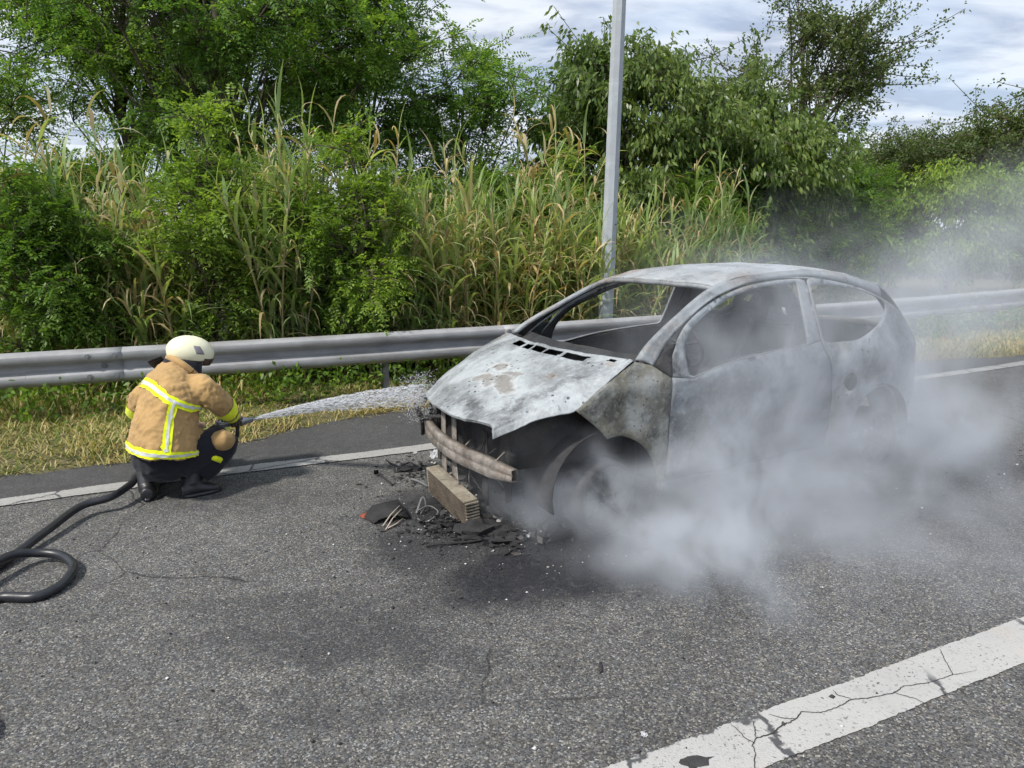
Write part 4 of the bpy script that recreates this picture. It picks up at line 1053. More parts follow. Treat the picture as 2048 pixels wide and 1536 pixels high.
# sooty glass left in the far rear quarter, with a broken hole
HOLE = [(-2.10, 1.06), (-2.17, 1.16), (-2.27, 1.215), (-2.36, 1.20), (-2.36, 1.10), (-2.25, 1.05)]
HOLE2 = [(-2.46, 1.13), (-2.50, 1.18), (-2.55, 1.17), (-2.53, 1.11)]
mt, t, b = new_mat("sooty_glass"); L(t, ramp(t, noise(t, 9, 5, .6, 0, coord(t)), [(.3, (.02, .02, .02)), (.8, (.09, .09, .088))]), b.inputs["Base Color"]); b.inputs["Roughness"].default_value = .5
panel2d("sooty_pane", QWIN, (HOLE, HOLE2), .05, -1, mt, car, t_=.004, inset=.004)

# ---- bare front end
def beam_x(y): return .605 - .10 * (y / .62) ** 2
sec = [(.0, -.055), (.030, -.055), (.036, -.050), (.034, -.008), (.030, .0), (.034, .008), (.036, .050), (.030, .055), (.0, .055)]
rows = []
for y in np.linspace(-.60, .64, 40):
    e = 1 - .35 * max(0, abs(y) - .45) / .17
    rows.append([(beam_x(y) + a * 1.1, y, .435 - .02 * (y + .6) + z_ * e + .003 * float(fbm3(y * 9, z_ * 30, 0, 1))) for a, z_ in sec + [sec[0]]])
bb = MB().grid(rows).build("bumper_beam", M_BEAM, car); fix_normals(bb); solid(bb, .004, 0)
for y in (-.50, .50):
    MB().box((.35, y, .445), (.30, .08, .085)).build("crash_box", M_INNER, car, False)
MB().tube([(.60, -.63, .57), (.575, -.60, .50), (.57, -.59, .42), (.565, -.60, .36)], .022, 6, flat=.5).build("beam_bracket", M_INNER, car)
MB().tube([(.59, -.58, .70), (.64, -.55, .66), (.63, -.55, .58), (.61, -.56, .50)], .007, 6).build("lamp_bracket", M_BEAM, car)
MB().tube([(.60, -.53, .49), (.55, -.42, .52), (.50, -.34, .53)], .018, 7).build("hose_stub", M_INNER, car)
rd = MB().box((.46, -.02, .42), (.03, .96, .42)).build("radiator", M_INNER, car, False)
for y in (-.49, .46): MB().box((.475, y, .42), (.045, .05, .44)).build("radiator_tank", M_INNER, rd, False)
for y, x0_ in ((-.28, .56), (-.10, .565), (.30, .55)):
    sp_ = MB().grid([[(x0_ + .004 * k - .02 * (z_ - .3), y + .09 * k * (1 - .3 * z_), z_) for k in (0, 1)] for z_ in np.linspace(.16, .60, 8)]).build("support_strut", M_BEAM if y < 0 else M_INNER, car); solid(sp_, .006, 0)
MB().tube([(.54, -.62, .62), (.52, -.3, .65), (.54, .3, .665), (.56, .58, .66)], .02, 8).build("slam_panel", M_INNER, car)
rw = np.random.RandomState(4)
for k in range(9):
    y_ = rw.uniform(-.5, .55); z0_ = rw.uniform(.45, .62); MB().tube([tuple(q) for q in crv([(.50 + rw.normal(0, .03), y_, z0_), (.56 + rw.normal(0, .03), y_ + rw.normal(0, .06), z0_ - .12), (.54 + rw.normal(0, .03), y_ + rw.normal(0, .08), z0_ - .26)], 7)], .005, 5).build("hanging_wire", M_CHAR if k % 3 else M_BEAM, car)
eng = MB()
for c_, d_ in (((.12, -.1, .50), (.46, .62, .34)), ((.12, -.1, .70), (.28, .54, .12)), ((.05, .38, .48), (.36, .30, .30)), ((.30, .2, .58), (.10, .26, .18)), ((-.08, .42, .74), (.18, .24, .14))): eng.box(c_, d_)
eg = eng.build("engine_block", M_CHAR, car, False); bevel(eg, .02, 2)
for s in (1, -1):
    MB().box((.15, s * .52, .56), (.72, .10, .20)).build("chassis_rail", M_INNER, car, False)
    rows = [[(x_, s * (.60 + .02 * sin(x_ * 9)), z_) for z_ in (.42, .52, .62, .70 + .22 * (.52 - x_) / .77)] for x_ in np.linspace(-.25, .52, 10)]
    iw = MB().grid(rows).build("inner_wing", M_INNER, car); solid(iw, .005, 0)
# intercooler hanging in front of the radiator
ic = bpy.data.objects.new("intercooler", None); COL.objects.link(ic); ic.parent = car
ic.location = (.622, .01, .112); ic.rotation_euler = (radians(-1.5), radians(4), radians(-3))
MB().box((0, 0, 0), (.052, .60, .150)).build("core", M_CHAR, ic, False)
icm = burnt_mat("burnt_fin", (.15, .125, .10), (.07, .058, .047), rust=(.11, .08, .055), amount=.4, rust_amt=.3, speck=.4, sc=3.0)
for k in range(9):
    o = MB().box((.0, 0, -.076 + .019 * k), (.086, .655, .0062)).build("fin", icm, ic, False)
    MB().box((.0, .334, -.076 + .019 * k), (.084, .014, .0085)).build("end_bar", M_ALU, ic, False)
for y, ww in ((-.335, .02), (.30, .012)):
    tk = MB().box((0, y, 0), (.088 if y < 0 else .05, ww, .17)).build("end_tank", M_ALU if y < 0 else M_CHAR, ic, False); bevel(tk, .004)
o = MB().box((-.0, -.01, .086), (.088, .665, .012)).build("top_plate", M_ALU, ic, False); bevel(o, .003)
# wheels: bare rims, tyres burnt down to wire and ash
def wheel(cx_, s, steer=0.0):
    w = bpy.data.objects.new("wheel", None); COL.objects.link(w); w.parent = car
    w.location = (cx_, s * .70, .222); w.rotation_euler = (0, 0, steer + (pi if s < 0 else 0))
    rm = MB().lathe([(.175, -.075), (.192, -.078), (.194, -.07), (.178, -.06), (.165, -.03), (.165, .03), (.176, .06), (.194, .07), (.192, .08), (.170, .078), (.158, .05), (.12, .045), (.07, .055), (.0, .055)], 40, 'y').build("rim", M_INNER, w); fix_normals(rm)
    for k in range(8):
        a = 2 * pi * k / 8; o = MB().box((.118 * cos(a), .056, .118 * sin(a)), (.085, .022, .030), Matrix.Rotation(-a, 3, 'Y')).build("spoke", M_INNER, rm, False); bevel(o, .005)
    for k in range(4):
        a = 2 * pi * (k + .5) / 4; MB().lathe([(.0, .078), (.009, .078), (.010, .05)], 6, 'y', (.045 * cos(a), 0, .045 * sin(a))).build("wheel_bolt", M_BEAM, rm, False)
    ty = MB()
    n_ = 48; pr_ = [(.190, -.085), (.212, -.09), (.222, -.05), (.223, .0), (.221, .05), (.210, .088), (.190, .082)]
    for k in range(n_):
        a = 2 * pi * k / n_
        for rr_, h_ in pr_:
            q = rr_ - .010 * abs(float(fbm3(cos(a) * 3, sin(a) * 3, h_ * 20 + cx_, 3)))
            ty.v.append((q * cos(a), h_, q * sin(a)))
    for k in range(n_):
        for i in range(6): ty.f.append((k * 7 + i, k * 7 + i + 1, ((k + 1) % n_) * 7 + i + 1, ((k + 1) % n_) * 7 + i))
    fix_normals(ty.build("burnt_tyre", M_CHAR, w))
for cx_ in (0.0, -2.38):
    for s in (1, -1): wheel(cx_, s, .12 if cx_ == 0 else 0)
# ================================================================== FIREFIGHTER
PB = Vector((-2.30, 4.62, 0))
man = tag(empty("person", PB), "crouching firefighter in tan jacket with yellow reflective bands aiming a hose", "person")
def pp(u, v, y): return at(u, v, y) - PB
def remesh(o, vox=.013, sm=6, disp=None):
    md = o.modifiers.new("union", 'REMESH'); md.mode = 'VOXEL'; md.voxel_size = vox; md.use_smooth_shade = True
    ms2 = o.modifiers.new("relax", 'SMOOTH'); ms2.iterations = sm; ms2.factor = .5
    if disp:
        tx = bpy.data.textures.new("folds", 'CLOUDS'); tx.noise_scale = disp[1]; tx.noise_depth = 3
        md2 = o.modifiers.new("folds", 'DISPLACE'); md2.texture = tx; md2.strength = disp[0]; md2.texture_coords = 'LOCAL'; md2.mid_level = .5
        tx2 = bpy.data.textures.new("creases", 'CLOUDS'); tx2.noise_scale = disp[1] * .38; tx2.noise_type = 'HARD_NOISE'; tx2.noise_depth = 2
        md3 = o.modifiers.new("creases", 'DISPLACE'); md3.texture = tx2; md3.strength = disp[0] * .42; md3.texture_coords = 'LOCAL'; md3.mid_level = .4
    return o
fv = Vector((.72, .69, 0)).normalized(); rv = Vector((fv.y, -fv.x, 0))
TORSO = [(326, 905, 4.60, .262, .205), (327, 885, 4.61, .262, .200), (331, 850, 4.65, .240, .185), (338, 810, 4.71, .242, .180), (348, 778, 4.78, .248, .170), (360, 755, 4.85, .215, .145), (368, 742, 4.90, .145, .110), (376, 730, 4.94, .085, .085)]
TC = crv([list(pp(a, b_, c_)) + [d_, e_] for a, b_, c_, d_, e_ in TORSO], 40)
def torso_pt(f, th, off=0.0):
    i = f * 39; k = int(min(38, math.floor(i))); q = i - k
    row = TC[k] * (1 - q) + TC[k + 1] * q
    tan = Vector(TC[min(39, k + 3)][:3] - TC[max(0, k - 3)][:3]).normalized()
    fw = tan.cross(rv).normalized() * -1
    ex = lambda c_: math.copysign(abs(c_) ** .85, c_)
    return Vector(row[:3]) + rv * ex(cos(th)) * (row[3] + off) + fw * ex(sin(th)) * (row[4] + off)
def cloth_mat(name, col, rough=.85, scale=3.0, var=.12):
    mt, t, b = new_mat(name); v = coord(t)
    c = ramp(t, noise(t, scale, 6, .6, .4, v), [(.3, tuple(x * (1 - var) for x in col)), (.7, tuple(min(1, x * (1 + var)) for x in col))])
    c = mix(t, ramp(t, noise(t, 9, 6, .75, .3, v), [(.52, 0.0), (.8, .5)]), c, tuple(x * .42 for x in col))
    L(t, c, b.inputs["Base Color"]); b.inputs["Roughness"].default_value = rough; b.inputs["Specular IOR Level"].default_value = .15
    try: b.inputs["Sheen Weight"].default_value = .15
    except Exception: pass
    wv = noise(t, 260, 2, .5, 0, v); fl = noise(t, 7, 4, .5, .8, v)
    bump(t, b, math_(t, 'ADD', math_(t, 'MULTIPLY', wv, .15), fl), .5, .02); return mt
M_TAN = cloth_mat("jacket_tan", (.42, .27, .115))
M_NAVY = cloth_mat("trousers_navy", (.020, .021, .028), .9)
M_BOOT = simple_mat("boot_leather", (.018, .018, .021), .42, 0, .4, 12, .3, .004)
M_RUB = simple_mat("hose_rubber", (.020, .021, .026), .38, 0, .35, 20, .15, .002)
M_FLU = cloth_mat("band_yellow", (.80, .90, .02), .7, 6, .05)
M_SILV = cloth_mat("band_silver", (.56, .58, .56), .45, 8, .08)
M_SKIN = simple_mat("skin", (.52, .33, .24), .5, 0, .08, 8, .05)
M_HELM = simple_mat("helmet_shell", (.74, .72, .52), .35, 0, .05, 4, .03, .002)
M_GLOVE = cloth_mat("glove_leather", (.10, .075, .045), .7)
# body: one continuous figure under the clothes
joints = {"pelvis": (pp(330, 918, 4.66), .12), "waist": (pp(332, 865, 4.68), .11), "chest": (pp(350, 785, 4.80), .13), "neck": (pp(372, 742, 4.92), .055), "head": (pp(382, 716, 4.96), .075), "crown": (pp(385, 700, 4.97), .07),
          "shR": (pp(404, 768, 4.74), .06), "elR": (pp(441, 812, 4.78), .045), "wrR": (pp(468, 830, 4.97), .030), "haR": (pp(478, 832, 5.03), .034),
          "shL": (pp(312, 764, 4.97), .06), "elL": (pp(276, 820, 5.04), .045), "wrL": (pp(400, 851, 5.20), .028), "haL": (pp(412, 851, 5.19), .028),
          "hipR": (pp(352, 922, 4.60), .09), "knR": (pp(452, 885, 4.80), .065), "anR": (pp(380, 962, 4.66), .045), "toR": (ground_at(395, 990) - PB + Vector((0, 0, .05)), .025),
          "hipL": (pp(308, 922, 4.74), .09), "knL": (pp(345, 888, 5.10), .065), "anL": (pp(296, 962, 4.70), .045), "toL": (ground_at(299, 990) - PB + Vector((0, 0, .05)), .025),
          "nose": (pp(404, 722, 4.98), .018), "chin": (pp(400, 735, 4.98), .03)}
names = list(joints); idx = {n_: i for i, n_ in enumerate(names)}
bones = [("pelvis", "waist"), ("waist", "chest"), ("chest", "neck"), ("neck", "head"), ("head", "crown"), ("chest", "shR"), ("shR", "elR"), ("elR", "wrR"), ("wrR", "haR"), ("chest", "shL"), ("shL", "elL"), ("elL", "wrL"), ("wrL", "haL"),
         ("pelvis", "hipR"), ("hipR", "knR"), ("knR", "anR"), ("anR", "toR"), ("pelvis", "hipL"), ("hipL", "knL"), ("knL", "anL"), ("anL", "toL"), ("head", "nose"), ("head", "chin")]
me = bpy.data.meshes.new("body"); me.from_pydata([tuple(joints[n_][0]) for n_ in names], [(idx[a], idx[b_]) for a, b_ in bones], [])
body = link("body", me, M_SKIN, man)
sk = body.modifiers.new("skin", 'SKIN')
for i, n_ in enumerate(names): me.skin_vertices[0].data[i].radius = (joints[n_][1],) * 2
me.skin_vertices[0].data[idx["pelvis"]].use_root = True
ss = body.modifiers.new("subsurf", 'SUBSURF'); ss.levels = 2; ss.render_levels = 2
# jacket
jm = MB(); nth = 32
rows = [[torso_pt(i / 39, 2 * pi * k / nth) for k in range(nth)] for i in range(40)]
b0 = len(jm.v)
for r_ in rows: jm.v += [tuple(p) for p in r_]
for i in range(39):
    for k in range(nth): jm.f.append((b0 + i * nth + k, b0 + i * nth + (k + 1) % nth, b0 + (i + 1) * nth + (k + 1) % nth, b0 + (i + 1) * nth + k))
jm.f.append(tuple(range(b0, b0 + nth))[::-1]); jm.f.append(tuple(range(b0 + 39 * nth, b0 + 40 * nth)))
armR = crv([pp(388, 772, 4.77), pp(414, 782, 4.72), pp(444, 812, 4.78), pp(456, 822, 4.88), pp(466, 829, 4.96)], 14); armL = crv([pp(325, 775, 4.92), pp(296, 790, 4.98), pp(276, 822, 5.04), pp(330, 845, 5.14), pp(395, 850, 5.20)], 14)
jm.tube(armR, list(np.interp(np.linspace(0, 1, 14), [0, .3, .6, 1], [.10, .092, .078, .058])), 14); jm.tube(armL, list(np.interp(np.linspace(0, 1, 14), [0, .3, .6, 1], [.10, .09, .075, .055])), 14)
# front skirt of the jacket over the right thigh
jm.tube([pp(352, 895, 4.62), pp(385, 880, 4.70), pp(408, 870, 4.76)], [.12, .11, .07], 12)
jk = jm.build("jacket", M_TAN, man); fix_normals(jk); remesh(jk, .012, 4, (.042, .10))
collar = MB(); collar.tube([torso_pt(.86, a) + Vector((0, 0, .02)) for a in np.linspace(0, 2 * pi, 21)], .022, 8, cap=False); collar.build("collar", M_TAN, man)
# reflective bands wrapped over the jacket
def wrap(name, pts, mat, parent, off):
    o = MB().grid(pts).build(name, mat, parent); fix_normals(o)
    sw = o.modifiers.new("wrap", 'SHRINKWRAP'); sw.target = jk; sw.wrap_method = 'NEAREST_SURFACEPOINT'; sw.wrap_mode = 'ABOVE_SURFACE'; sw.offset = off
    return o
def band_ring(f0, f1, a0, a1, sag=0.0, off=.012, n=80):
    P_ = []
    for k in range(n):
        a = a0 + (a1 - a0) * k / (n - 1); dz = sag * (1 - cos(a * 2)) * .5
        P_.append([torso_pt(min(.99, max(0, f0 + (f1 - f0) * q + dz)), a, off) for q in (0, .25, .5, .75, 1)])
    return P_
for nm, f0, f1, sag_ in (("chest_band", .44, .515, .06), ("hem_band", .02, .105, 0.0)):
    bd = wrap(nm, band_ring(f0, f1, 0, 2 * pi, sag_), M_FLU, man, .006)
    wrap("silver_stripe", band_ring(f0 + (f1 - f0) * .33, f0 + (f1 - f0) * .67, 0, 2 * pi, sag_), M_SILV, bd, .009)
def vband(th0, w, f0, f1, off=.012): return [[torso_pt(f, th0 + w * (q - .5), off) for q in (0, .25, .5, .75, 1)] for f in np.linspace(f0, f1, 24)]
for th in (.28, pi - .45):
    vb_ = wrap("brace_band", vband(th, .27, .10, .50), M_FLU, man, .0065); wrap("silver_stripe", vband(th, .09, .10, .50), M_SILV, vb_, .0095)
def sleeve_band(path, i0, i1, rad, name="sleeve_band"):
    m_ = MB(); m_.tube([path[i0], path[(i0 + i1) // 2], path[i1]], rad, 18, cap=False); o = m_.build(name, M_FLU, man); fix_normals(o)
    sw = o.modifiers.new("wrap", 'SHRINKWRAP'); sw.target = jk; sw.wrap_mode = 'ABOVE_SURFACE'; sw.offset = .006
    return o
sleeve_band(armR, 7, 9, .088); sleeve_band(armR, 11, 13, .072); sleeve_band(armL, 5, 7, .09)
# trousers
tm = MB()
tm.tube([pp(326, 900, 4.64), pp(328, 920, 4.64), pp(330, 942, 4.66)], [.20, .205, .15], 18)
tm.tube(crv([pp(352, 925, 4.62), pp(410, 895, 4.72), pp(448, 884, 4.80), pp(430, 915, 4.76), pp(398, 948, 4.70)], 14), list(np.interp(np.linspace(0, 1, 14), [0, .4, .6, 1], [.135, .115, .105, .085])), 14)
tm.tube(crv([pp(310, 925, 4.76), pp(332, 900, 4.95), pp(346, 890, 5.08), pp(325, 925, 4.95), pp(300, 950, 4.78)], 14), list(np.interp(np.linspace(0, 1, 14), [0, .4, .6, 1], [.135, .115, .105, .085])), 14)
tr_ = tm.build("trousers", M_NAVY, man); fix_normals(tr_); remesh(tr_, .014, 4, (.022, .10))
kp = MB().tube(crv([pp(428, 886, 4.70), pp(446, 880, 4.72), pp(458, 884, 4.76)], 5), [.062, .078, .062], 12).build("knee_patch", M_TAN, man); remesh(kp, .012, 2)
ab = MB().tube([pp(432, 908, 4.705), pp(426, 918, 4.695)], .062, 12).build("ankle_band", M_FLU, man); remesh(ab, .012, 2)
# boots
def boot(heel, toe, shaft_top):
    d = (toe - heel); d.z = 0; ln = d.length; d.normalize(); sd = Vector((-d.y, d.x, 0))
    m_ = MB(); rows = []
    prof = [(-.015, .035, .075), (.02, .044, .095), (.35, .043, .100), (.55, .046, .085), (.80, .052, .065), (.95, .040, .052), (1.02, .018, .040)]
    for f, w, h in [tuple(q) for q in crv(prof, 16)]:
        c_ = heel + d * ln * f; rows.append([c_ + sd * w * (1.0 if abs(cos(a)) < .2 else 1.0) * cos(a) + Vector((0, 0, max(0.004, h * .5 + h * .5 * sin(a)))) for a in np.linspace(0, 2 * pi, 17)[:-1]])
    b_ = len(m_.v)
    for r_ in rows: m_.v += [tuple(p) for p in r_]
    for i in range(15):
        for k in range(16): m_.f.append((b_ + i * 16 + k, b_ + i * 16 + (k + 1) % 16, b_ + (i + 1) * 16 + (k + 1) % 16, b_ + (i + 1) * 16 + k))
    m_.f.append(tuple(range(b_, b_ + 16))[::-1]); m_.f.append(tuple(range(b_ + 240, b_ + 256)))
    an = heel + d * .06 + Vector((0, 0, .06)); m_.tube([an, an * .5 + shaft_top * .5, shaft_top], [.056, .066, .080], 14)
    o = m_.build("boot", M_BOOT, man); fix_normals(o); remesh(o, .009, 4)
    sl_ = MB(); rows = []
    for f in np.linspace(-.03, 1.03, 12):
        w = .052 * (1 - abs(2 * f - 1) ** 4 * .6) + (.004 if f > .6 else 0); c_ = heel + d * ln * f; rows.append([c_ + sd * q * w + Vector((0, 0, .012)) for q in (-1, -.5, 0, .5, 1)])
    so = sl_.grid(rows).build("sole", M_RUB, o); solid(so, .022, 0)
hR = ground_at(364, 996) - PB; tR = ground_at(440, 980) - PB; hL = ground_at(296, 1003) - PB; tL = ground_at(306, 955) - PB
boot(hR, tR, pp(384, 945, 4.68)); boot(hL, tL, pp(296, 948, 4.72))
# helmet
hc = pp(380, 706, 4.96); fh = Vector((.86, .42, -.22)).normalized(); rh = fh.cross(Vector((0, 0, 1))).normalized(); uh = rh.cross(fh).normalized()
def hel(a, e, sx=1.0): return hc + fh * cos(a) * cos(e) * .150 * sx + rh * sin(a) * cos(e) * .115 * sx + uh * sin(e) * .108 * sx
rows = []
for e in np.linspace(-.42, pi / 2 - .02, 16):
    row = []
    for a in np.linspace(0, 2 * pi, 41):
        ee = e if e > 0 else e * (1 + .45 * cos(a) * -1 * .9 + .5 * max(0, -cos(a)))
        p_ = hel(a, ee); row.append(p_ + uh * (.010 * math.exp(-((sin(a) * cos(e)) / .18) ** 2)))
    rows.append(row)
hm = MB().grid(rows).build("helmet", M_HELM, man); weld(hm); solid(hm, .006, 1)
rimp = [rows[0][k] for k in range(0, 41)]
MB().tube(rimp, .007, 6, cap=False).build("helmet_rim", M_BOOT, hm)
pt = MB().grid([[hel(a + .35 * e, e, 1.065) for a in np.linspace(.95, 1.30, 6)] for e in np.linspace(.12, .62, 6)]).build("reflective_patch", simple_mat("patch_grey", (.22, .20, .22), .4), hm); solid(pt, .003, 1)
vz = MB().grid([[hel(a, e, 1.05) - uh * .012 for a in np.linspace(-.95, .95, 14)] for e in np.linspace(-.5, -.02, 6)])
mt, t, b = new_mat("visor_dark"); b.inputs["Base Color"].default_value = (.05, .03, .025, 1); b.inputs["Roughness"].default_value = .12
vz = vz.build("visor", mt, hm); solid(vz, .003, 0)
ng = MB().grid([[hc + fh * (cos(a) * (.135 + .05 * q) - .02 * q) + rh * sin(a) * (.112 + .045 * q) - uh * (.035 + .135 * q) for a in np.linspace(.95, 2 * pi - .95, 26)] for q in np.linspace(0, 1, 8)]).build("neck_guard", M_NAVY, hm); solid(ng, .006, 0)
cl = MB().grid([[torso_pt(.80 - .04 * q, a, .02 + .012 * q) + Vector((-.03 * q, 0, .03 - .02 * q)) for a in np.linspace(pi * .72, pi * 1.5, 16)] for q in (0, .5, 1.0, 1.6)]).build("hood_flap", M_NAVY, man); solid(cl, .008, 0)
# gloves: palm and five curled fingers round the branch pipe
NZ0, NZ1 = pp(446, 848, 5.06), pp(506, 839, 5.12)
nzd = (NZ1 - NZ0).normalized()
def glove(c_, back, side_sign, name="glove"):
    """palm beside the pipe, fingers curl round it"""
    u_ = nzd; w_ = (back - u_ * back.dot(u_)).normalized(); n_ = u_.cross(w_)
    vs = []; es = []; rs2 = []
    def addv(p, r_, par):
        vs.append(tuple(p)); rs2.append(r_)
        if par is not None: es.append((par, len(vs) - 1))
        return len(vs) - 1
    wr = addv(c_ + w_ * .085, .030, None); pm = addv(c_ + w_ * .045, .030, wr)
    for k in range(4):
        o_ = u_ * (k - 1.5) * .021 * side_sign; ln = [.9, 1.0, .97, .8][k]
        k1 = addv(c_ + o_ + w_ * .036 + n_ * .010, .0105, pm); par = k1
        for a in (40, 95, 150):
            ra = radians(a * ln); par = addv(c_ + o_ + (w_ * cos(ra) + n_ * sin(ra)) * .033, .0095, par)
    tb = addv(c_ + u_ * .045 * side_sign + w_ * .030 - n_ * .008, .011, pm)
    for a in (-45, -95): tb = addv(c_ + u_ * .036 * side_sign + (w_ * cos(radians(a)) + n_ * sin(radians(a))) * .033, .010, tb)
    me = bpy.data.meshes.new(name); me.from_pydata(vs, es, []); o = link(name, me, M_GLOVE, man); o.modifiers.new("skin", 'SKIN')
    for i, r_ in enumerate(rs2): me.skin_vertices[0].data[i].radius = (r_, r_)
    me.skin_vertices[0].data[0].use_root = True
    q = o.modifiers.new("subsurf", 'SUBSURF'); q.levels = 1; q.render_levels = 1
glove(NZ0 * .55 + NZ1 * .45, armR[-1] and Vector(armR[-1]) - (NZ0 * .55 + NZ1 * .45) if False else Vector(armR[-1]) - (NZ0 * .55 + NZ1 * .45), 1)
glove(NZ0 * .95 + NZ1 * .05, Vector(armL[-1]) - (NZ0 * .95 + NZ1 * .05), -1)

# ---------------------------------------------------------------- hose with branch pipe
hose = tag(empty("fire_hose", (-2.6, 3.6, 0)), "black rubber fire hose looped on the asphalt, leading to the crouching firefighter", "hose")
HB = Vector((-2.6, 3.6, 0)); HR = .024
def gz(u, v, z): q = ground_at(u, v); return Vector((q.x, q.y, z))
hp = [PB + NZ0, PB + pp(425, 858, 5.06), PB + pp(385, 890, 5.05), PB + pp(330, 925, 4.98), PB + pp(290, 945, 4.85), PB + pp(272, 955, 4.70), at(262, 968, 4.58), at(222, 994, 4.36)] + \
     [gz(165, 1035, HR + .05), gz(100, 1076, HR + .03), gz(40, 1115, HR + .012), gz(-20, 1152, HR), gz(-90, 1188, HR), gz(-140, 1225, HR), gz(-110, 1240, HR), gz(-40, 1215, HR), gz(10, 1203, HR), gz(70, 1203, HR), gz(115, 1185, HR), gz(143, 1160, HR + .005), gz(147, 1140, HR + .01), gz(120, 1125, HR + .02), gz(75, 1126, HR + .035), gz(30, 1140, HR + .06), gz(-15, 1165, HR + .065), gz(-80, 1210, HR + .05), gz(-170, 1270, HR)] + \
     [gz(-260, 1330, HR), gz(-250, 1400, HR), gz(-120, 1420, HR), gz(-40, 1445, HR), gz(-25, 1475, HR), gz(-80, 1510, HR), Vector((-2.3, 1.4, HR)), Vector((-2.7, .8, HR))]
HP = crv([tuple(p - HB) for p in hp], 420); HP[:, 2] = np.maximum(HP[:, 2], HR * .98)
MB().tube([Vector(p) for p in HP], HR, 14).build("hose_line", M_RUB, hose)
M_NOZ = simple_mat("nozzle_alloy", (.30, .31, .33), .35, .7, .2, 10, .1, .002)
m_ = MB(); q0 = PB + NZ0 - HB; m_.tube([q0 - nzd * .05, q0 - nzd * .01, q0, q0 + nzd * .05, q0 + nzd * .06, q0 + nzd * .16, q0 + nzd * .165, q0 + (NZ1 - NZ0)], [.034, .034, .028, .028, .034, .030, .022, .019], 16); m_.build("branch_pipe", M_NOZ, hose)
MB().tube([q0 + nzd * .10 - Vector((0, 0, .03)), q0 + nzd * .09 - Vector((0, 0, .10)), q0 + nzd * .08 - Vector((0, 0, .13))], [.013, .016, .014], 8).build("pistol_grip", M_RUB, hose)

# ---------------------------------------------------------------- water jet
mt, t, b = new_mat("water_spray"); b.inputs["Base Color"].default_value = (.86, .88, .92, 1); b.inputs["Roughness"].default_value = .25; b.inputs["Transmission Weight"].default_value = .35; b.inputs["IOR"].default_value = 1.33; b.inputs["Alpha"].default_value = .55
r = np.random.RandomState(77); W0 = PB + NZ1; W1 = car_world((.60, -.50, .66))
nJ = 5600; f = np.concatenate([r.uniform(0, 1, 4200) ** .85, r.normal(1.0, .05, 1400)]); f = np.clip(f, 0, 1.04); spreadw = np.where(np.arange(nJ) < 4200, .006 + .046 * f ** .9, .11)
c_ = np.array(W0)[None] * (1 - f)[:, None] + np.array(W1)[None] * f[:, None]; c_[:, 2] += .07 * 4 * f * (1 - f) * .45
dvec = np.array((W1 - W0).normalized()); sv = np.cross(dvec, [0, 0, 1]); uv_ = np.cross(sv, dvec)
c_ += sv[None] * (r.normal(0, 1, nJ) * spreadw)[:, None] + uv_[None] * (np.clip(r.normal(0, 1, nJ), -1.7, 1.5) * spreadw * .85)[:, None]
ln = np.where(np.arange(nJ) < 4200, r.uniform(.015, .10, nJ) * (1.2 - .5 * f), r.uniform(.004, .02, nJ)); rad = r.uniform(.0007, .0026, nJ)
dr_ = unit(dvec[None] + r.normal(0, 1, (nJ, 3)) * np.where(np.arange(nJ) < 4200, .10, 1.2)[:, None])
s1_ = unit(np.cross(dr_, [0, 0, 1])); s2_ = np.cross(dr_, s1_)
V = np.stack([c_ - dr_ * ln[:, None] * .5, c_ + s1_ * rad[:, None], c_ + s2_ * rad[:, None], c_ - s1_ * rad[:, None], c_ - s2_ * rad[:, None], c_ + dr_ * ln[:, None] * .5], 1).reshape(-1, 3)
tri = np.array([(0, 2, 1), (0, 3, 2), (0, 4, 3), (0, 1, 4), (5, 1, 2), (5, 2, 3), (5, 3, 4), (5, 4, 1)])
T = (np.arange(nJ) * 6)[:, None, None] + tri[None]
wj = link("water_jet", mesh_np("water_jet", V, T.reshape(-1, 3)), mt); tag(wj, "white jet of water spraying from the hose onto the car front", "water jet", kind="stuff")

# ---------------------------------------------------------------- debris on the road
M_ASHW = simple_mat("ash_white", (.55, .56, .58), .95, 0, .35, 40, .8, .01)
M_RED = simple_mat("lens_red", (.30, .075, .045), .35, 0, .3, 25, .2, .003)
M_PLA = simple_mat("plastic_tan", (.36, .31, .26), .6, 0, .3, 20, .3, .003)
M_GREY = simple_mat("metal_scrap", (.15, .15, .155), .6, .2, .4, 25, .4, .004)
def shard(name, pts, mat, label, t_=.004, cat="debris", parent=None):
    """bent sheet: pts = rows of (u, v, height)"""
    rows = [[gz(u, v, z) for u, v, z in row] for row in pts]
    b0 = rows[0][0].copy(); b0.z = 0
    o = MB().grid([[p - b0 for p in row] for row in rows]).build(name, mat, parent); o.location = b0 if parent is None else (0, 0, 0)
    solid(o, t_, 0)
    if parent is None: tag(o, label, cat)
    return o
sh_ = tag(empty("lamp_shard", gz(775, 1050, 0)), "melted tail lamp shard, dull red lens with pale broken ribs", "debris")
def child_sheet(name, pts, mat, par):
    b0 = par.location; rows = [[gz(u, v, z) - b0 for u, v, z in row] for row in pts]; o = MB().grid(rows).build(name, mat, par); solid(o, .004, 0)
child_sheet("dark_shell", [[(728, 1038, .012), (745, 1026, .05), (797, 1020, .07), (815, 1033, .03)], [(748, 1050, .01), (760, 1048, .03), (790, 1042, .04), (822, 1040, .012)]], M_CHAR, sh_)
child_sheet("red_lens", [[(719, 1034, .010), (733, 1032, .022), (748, 1042, .014)], [(724, 1038, .008), (738, 1041, .010), (752, 1046, .008)]], M_RED, sh_)
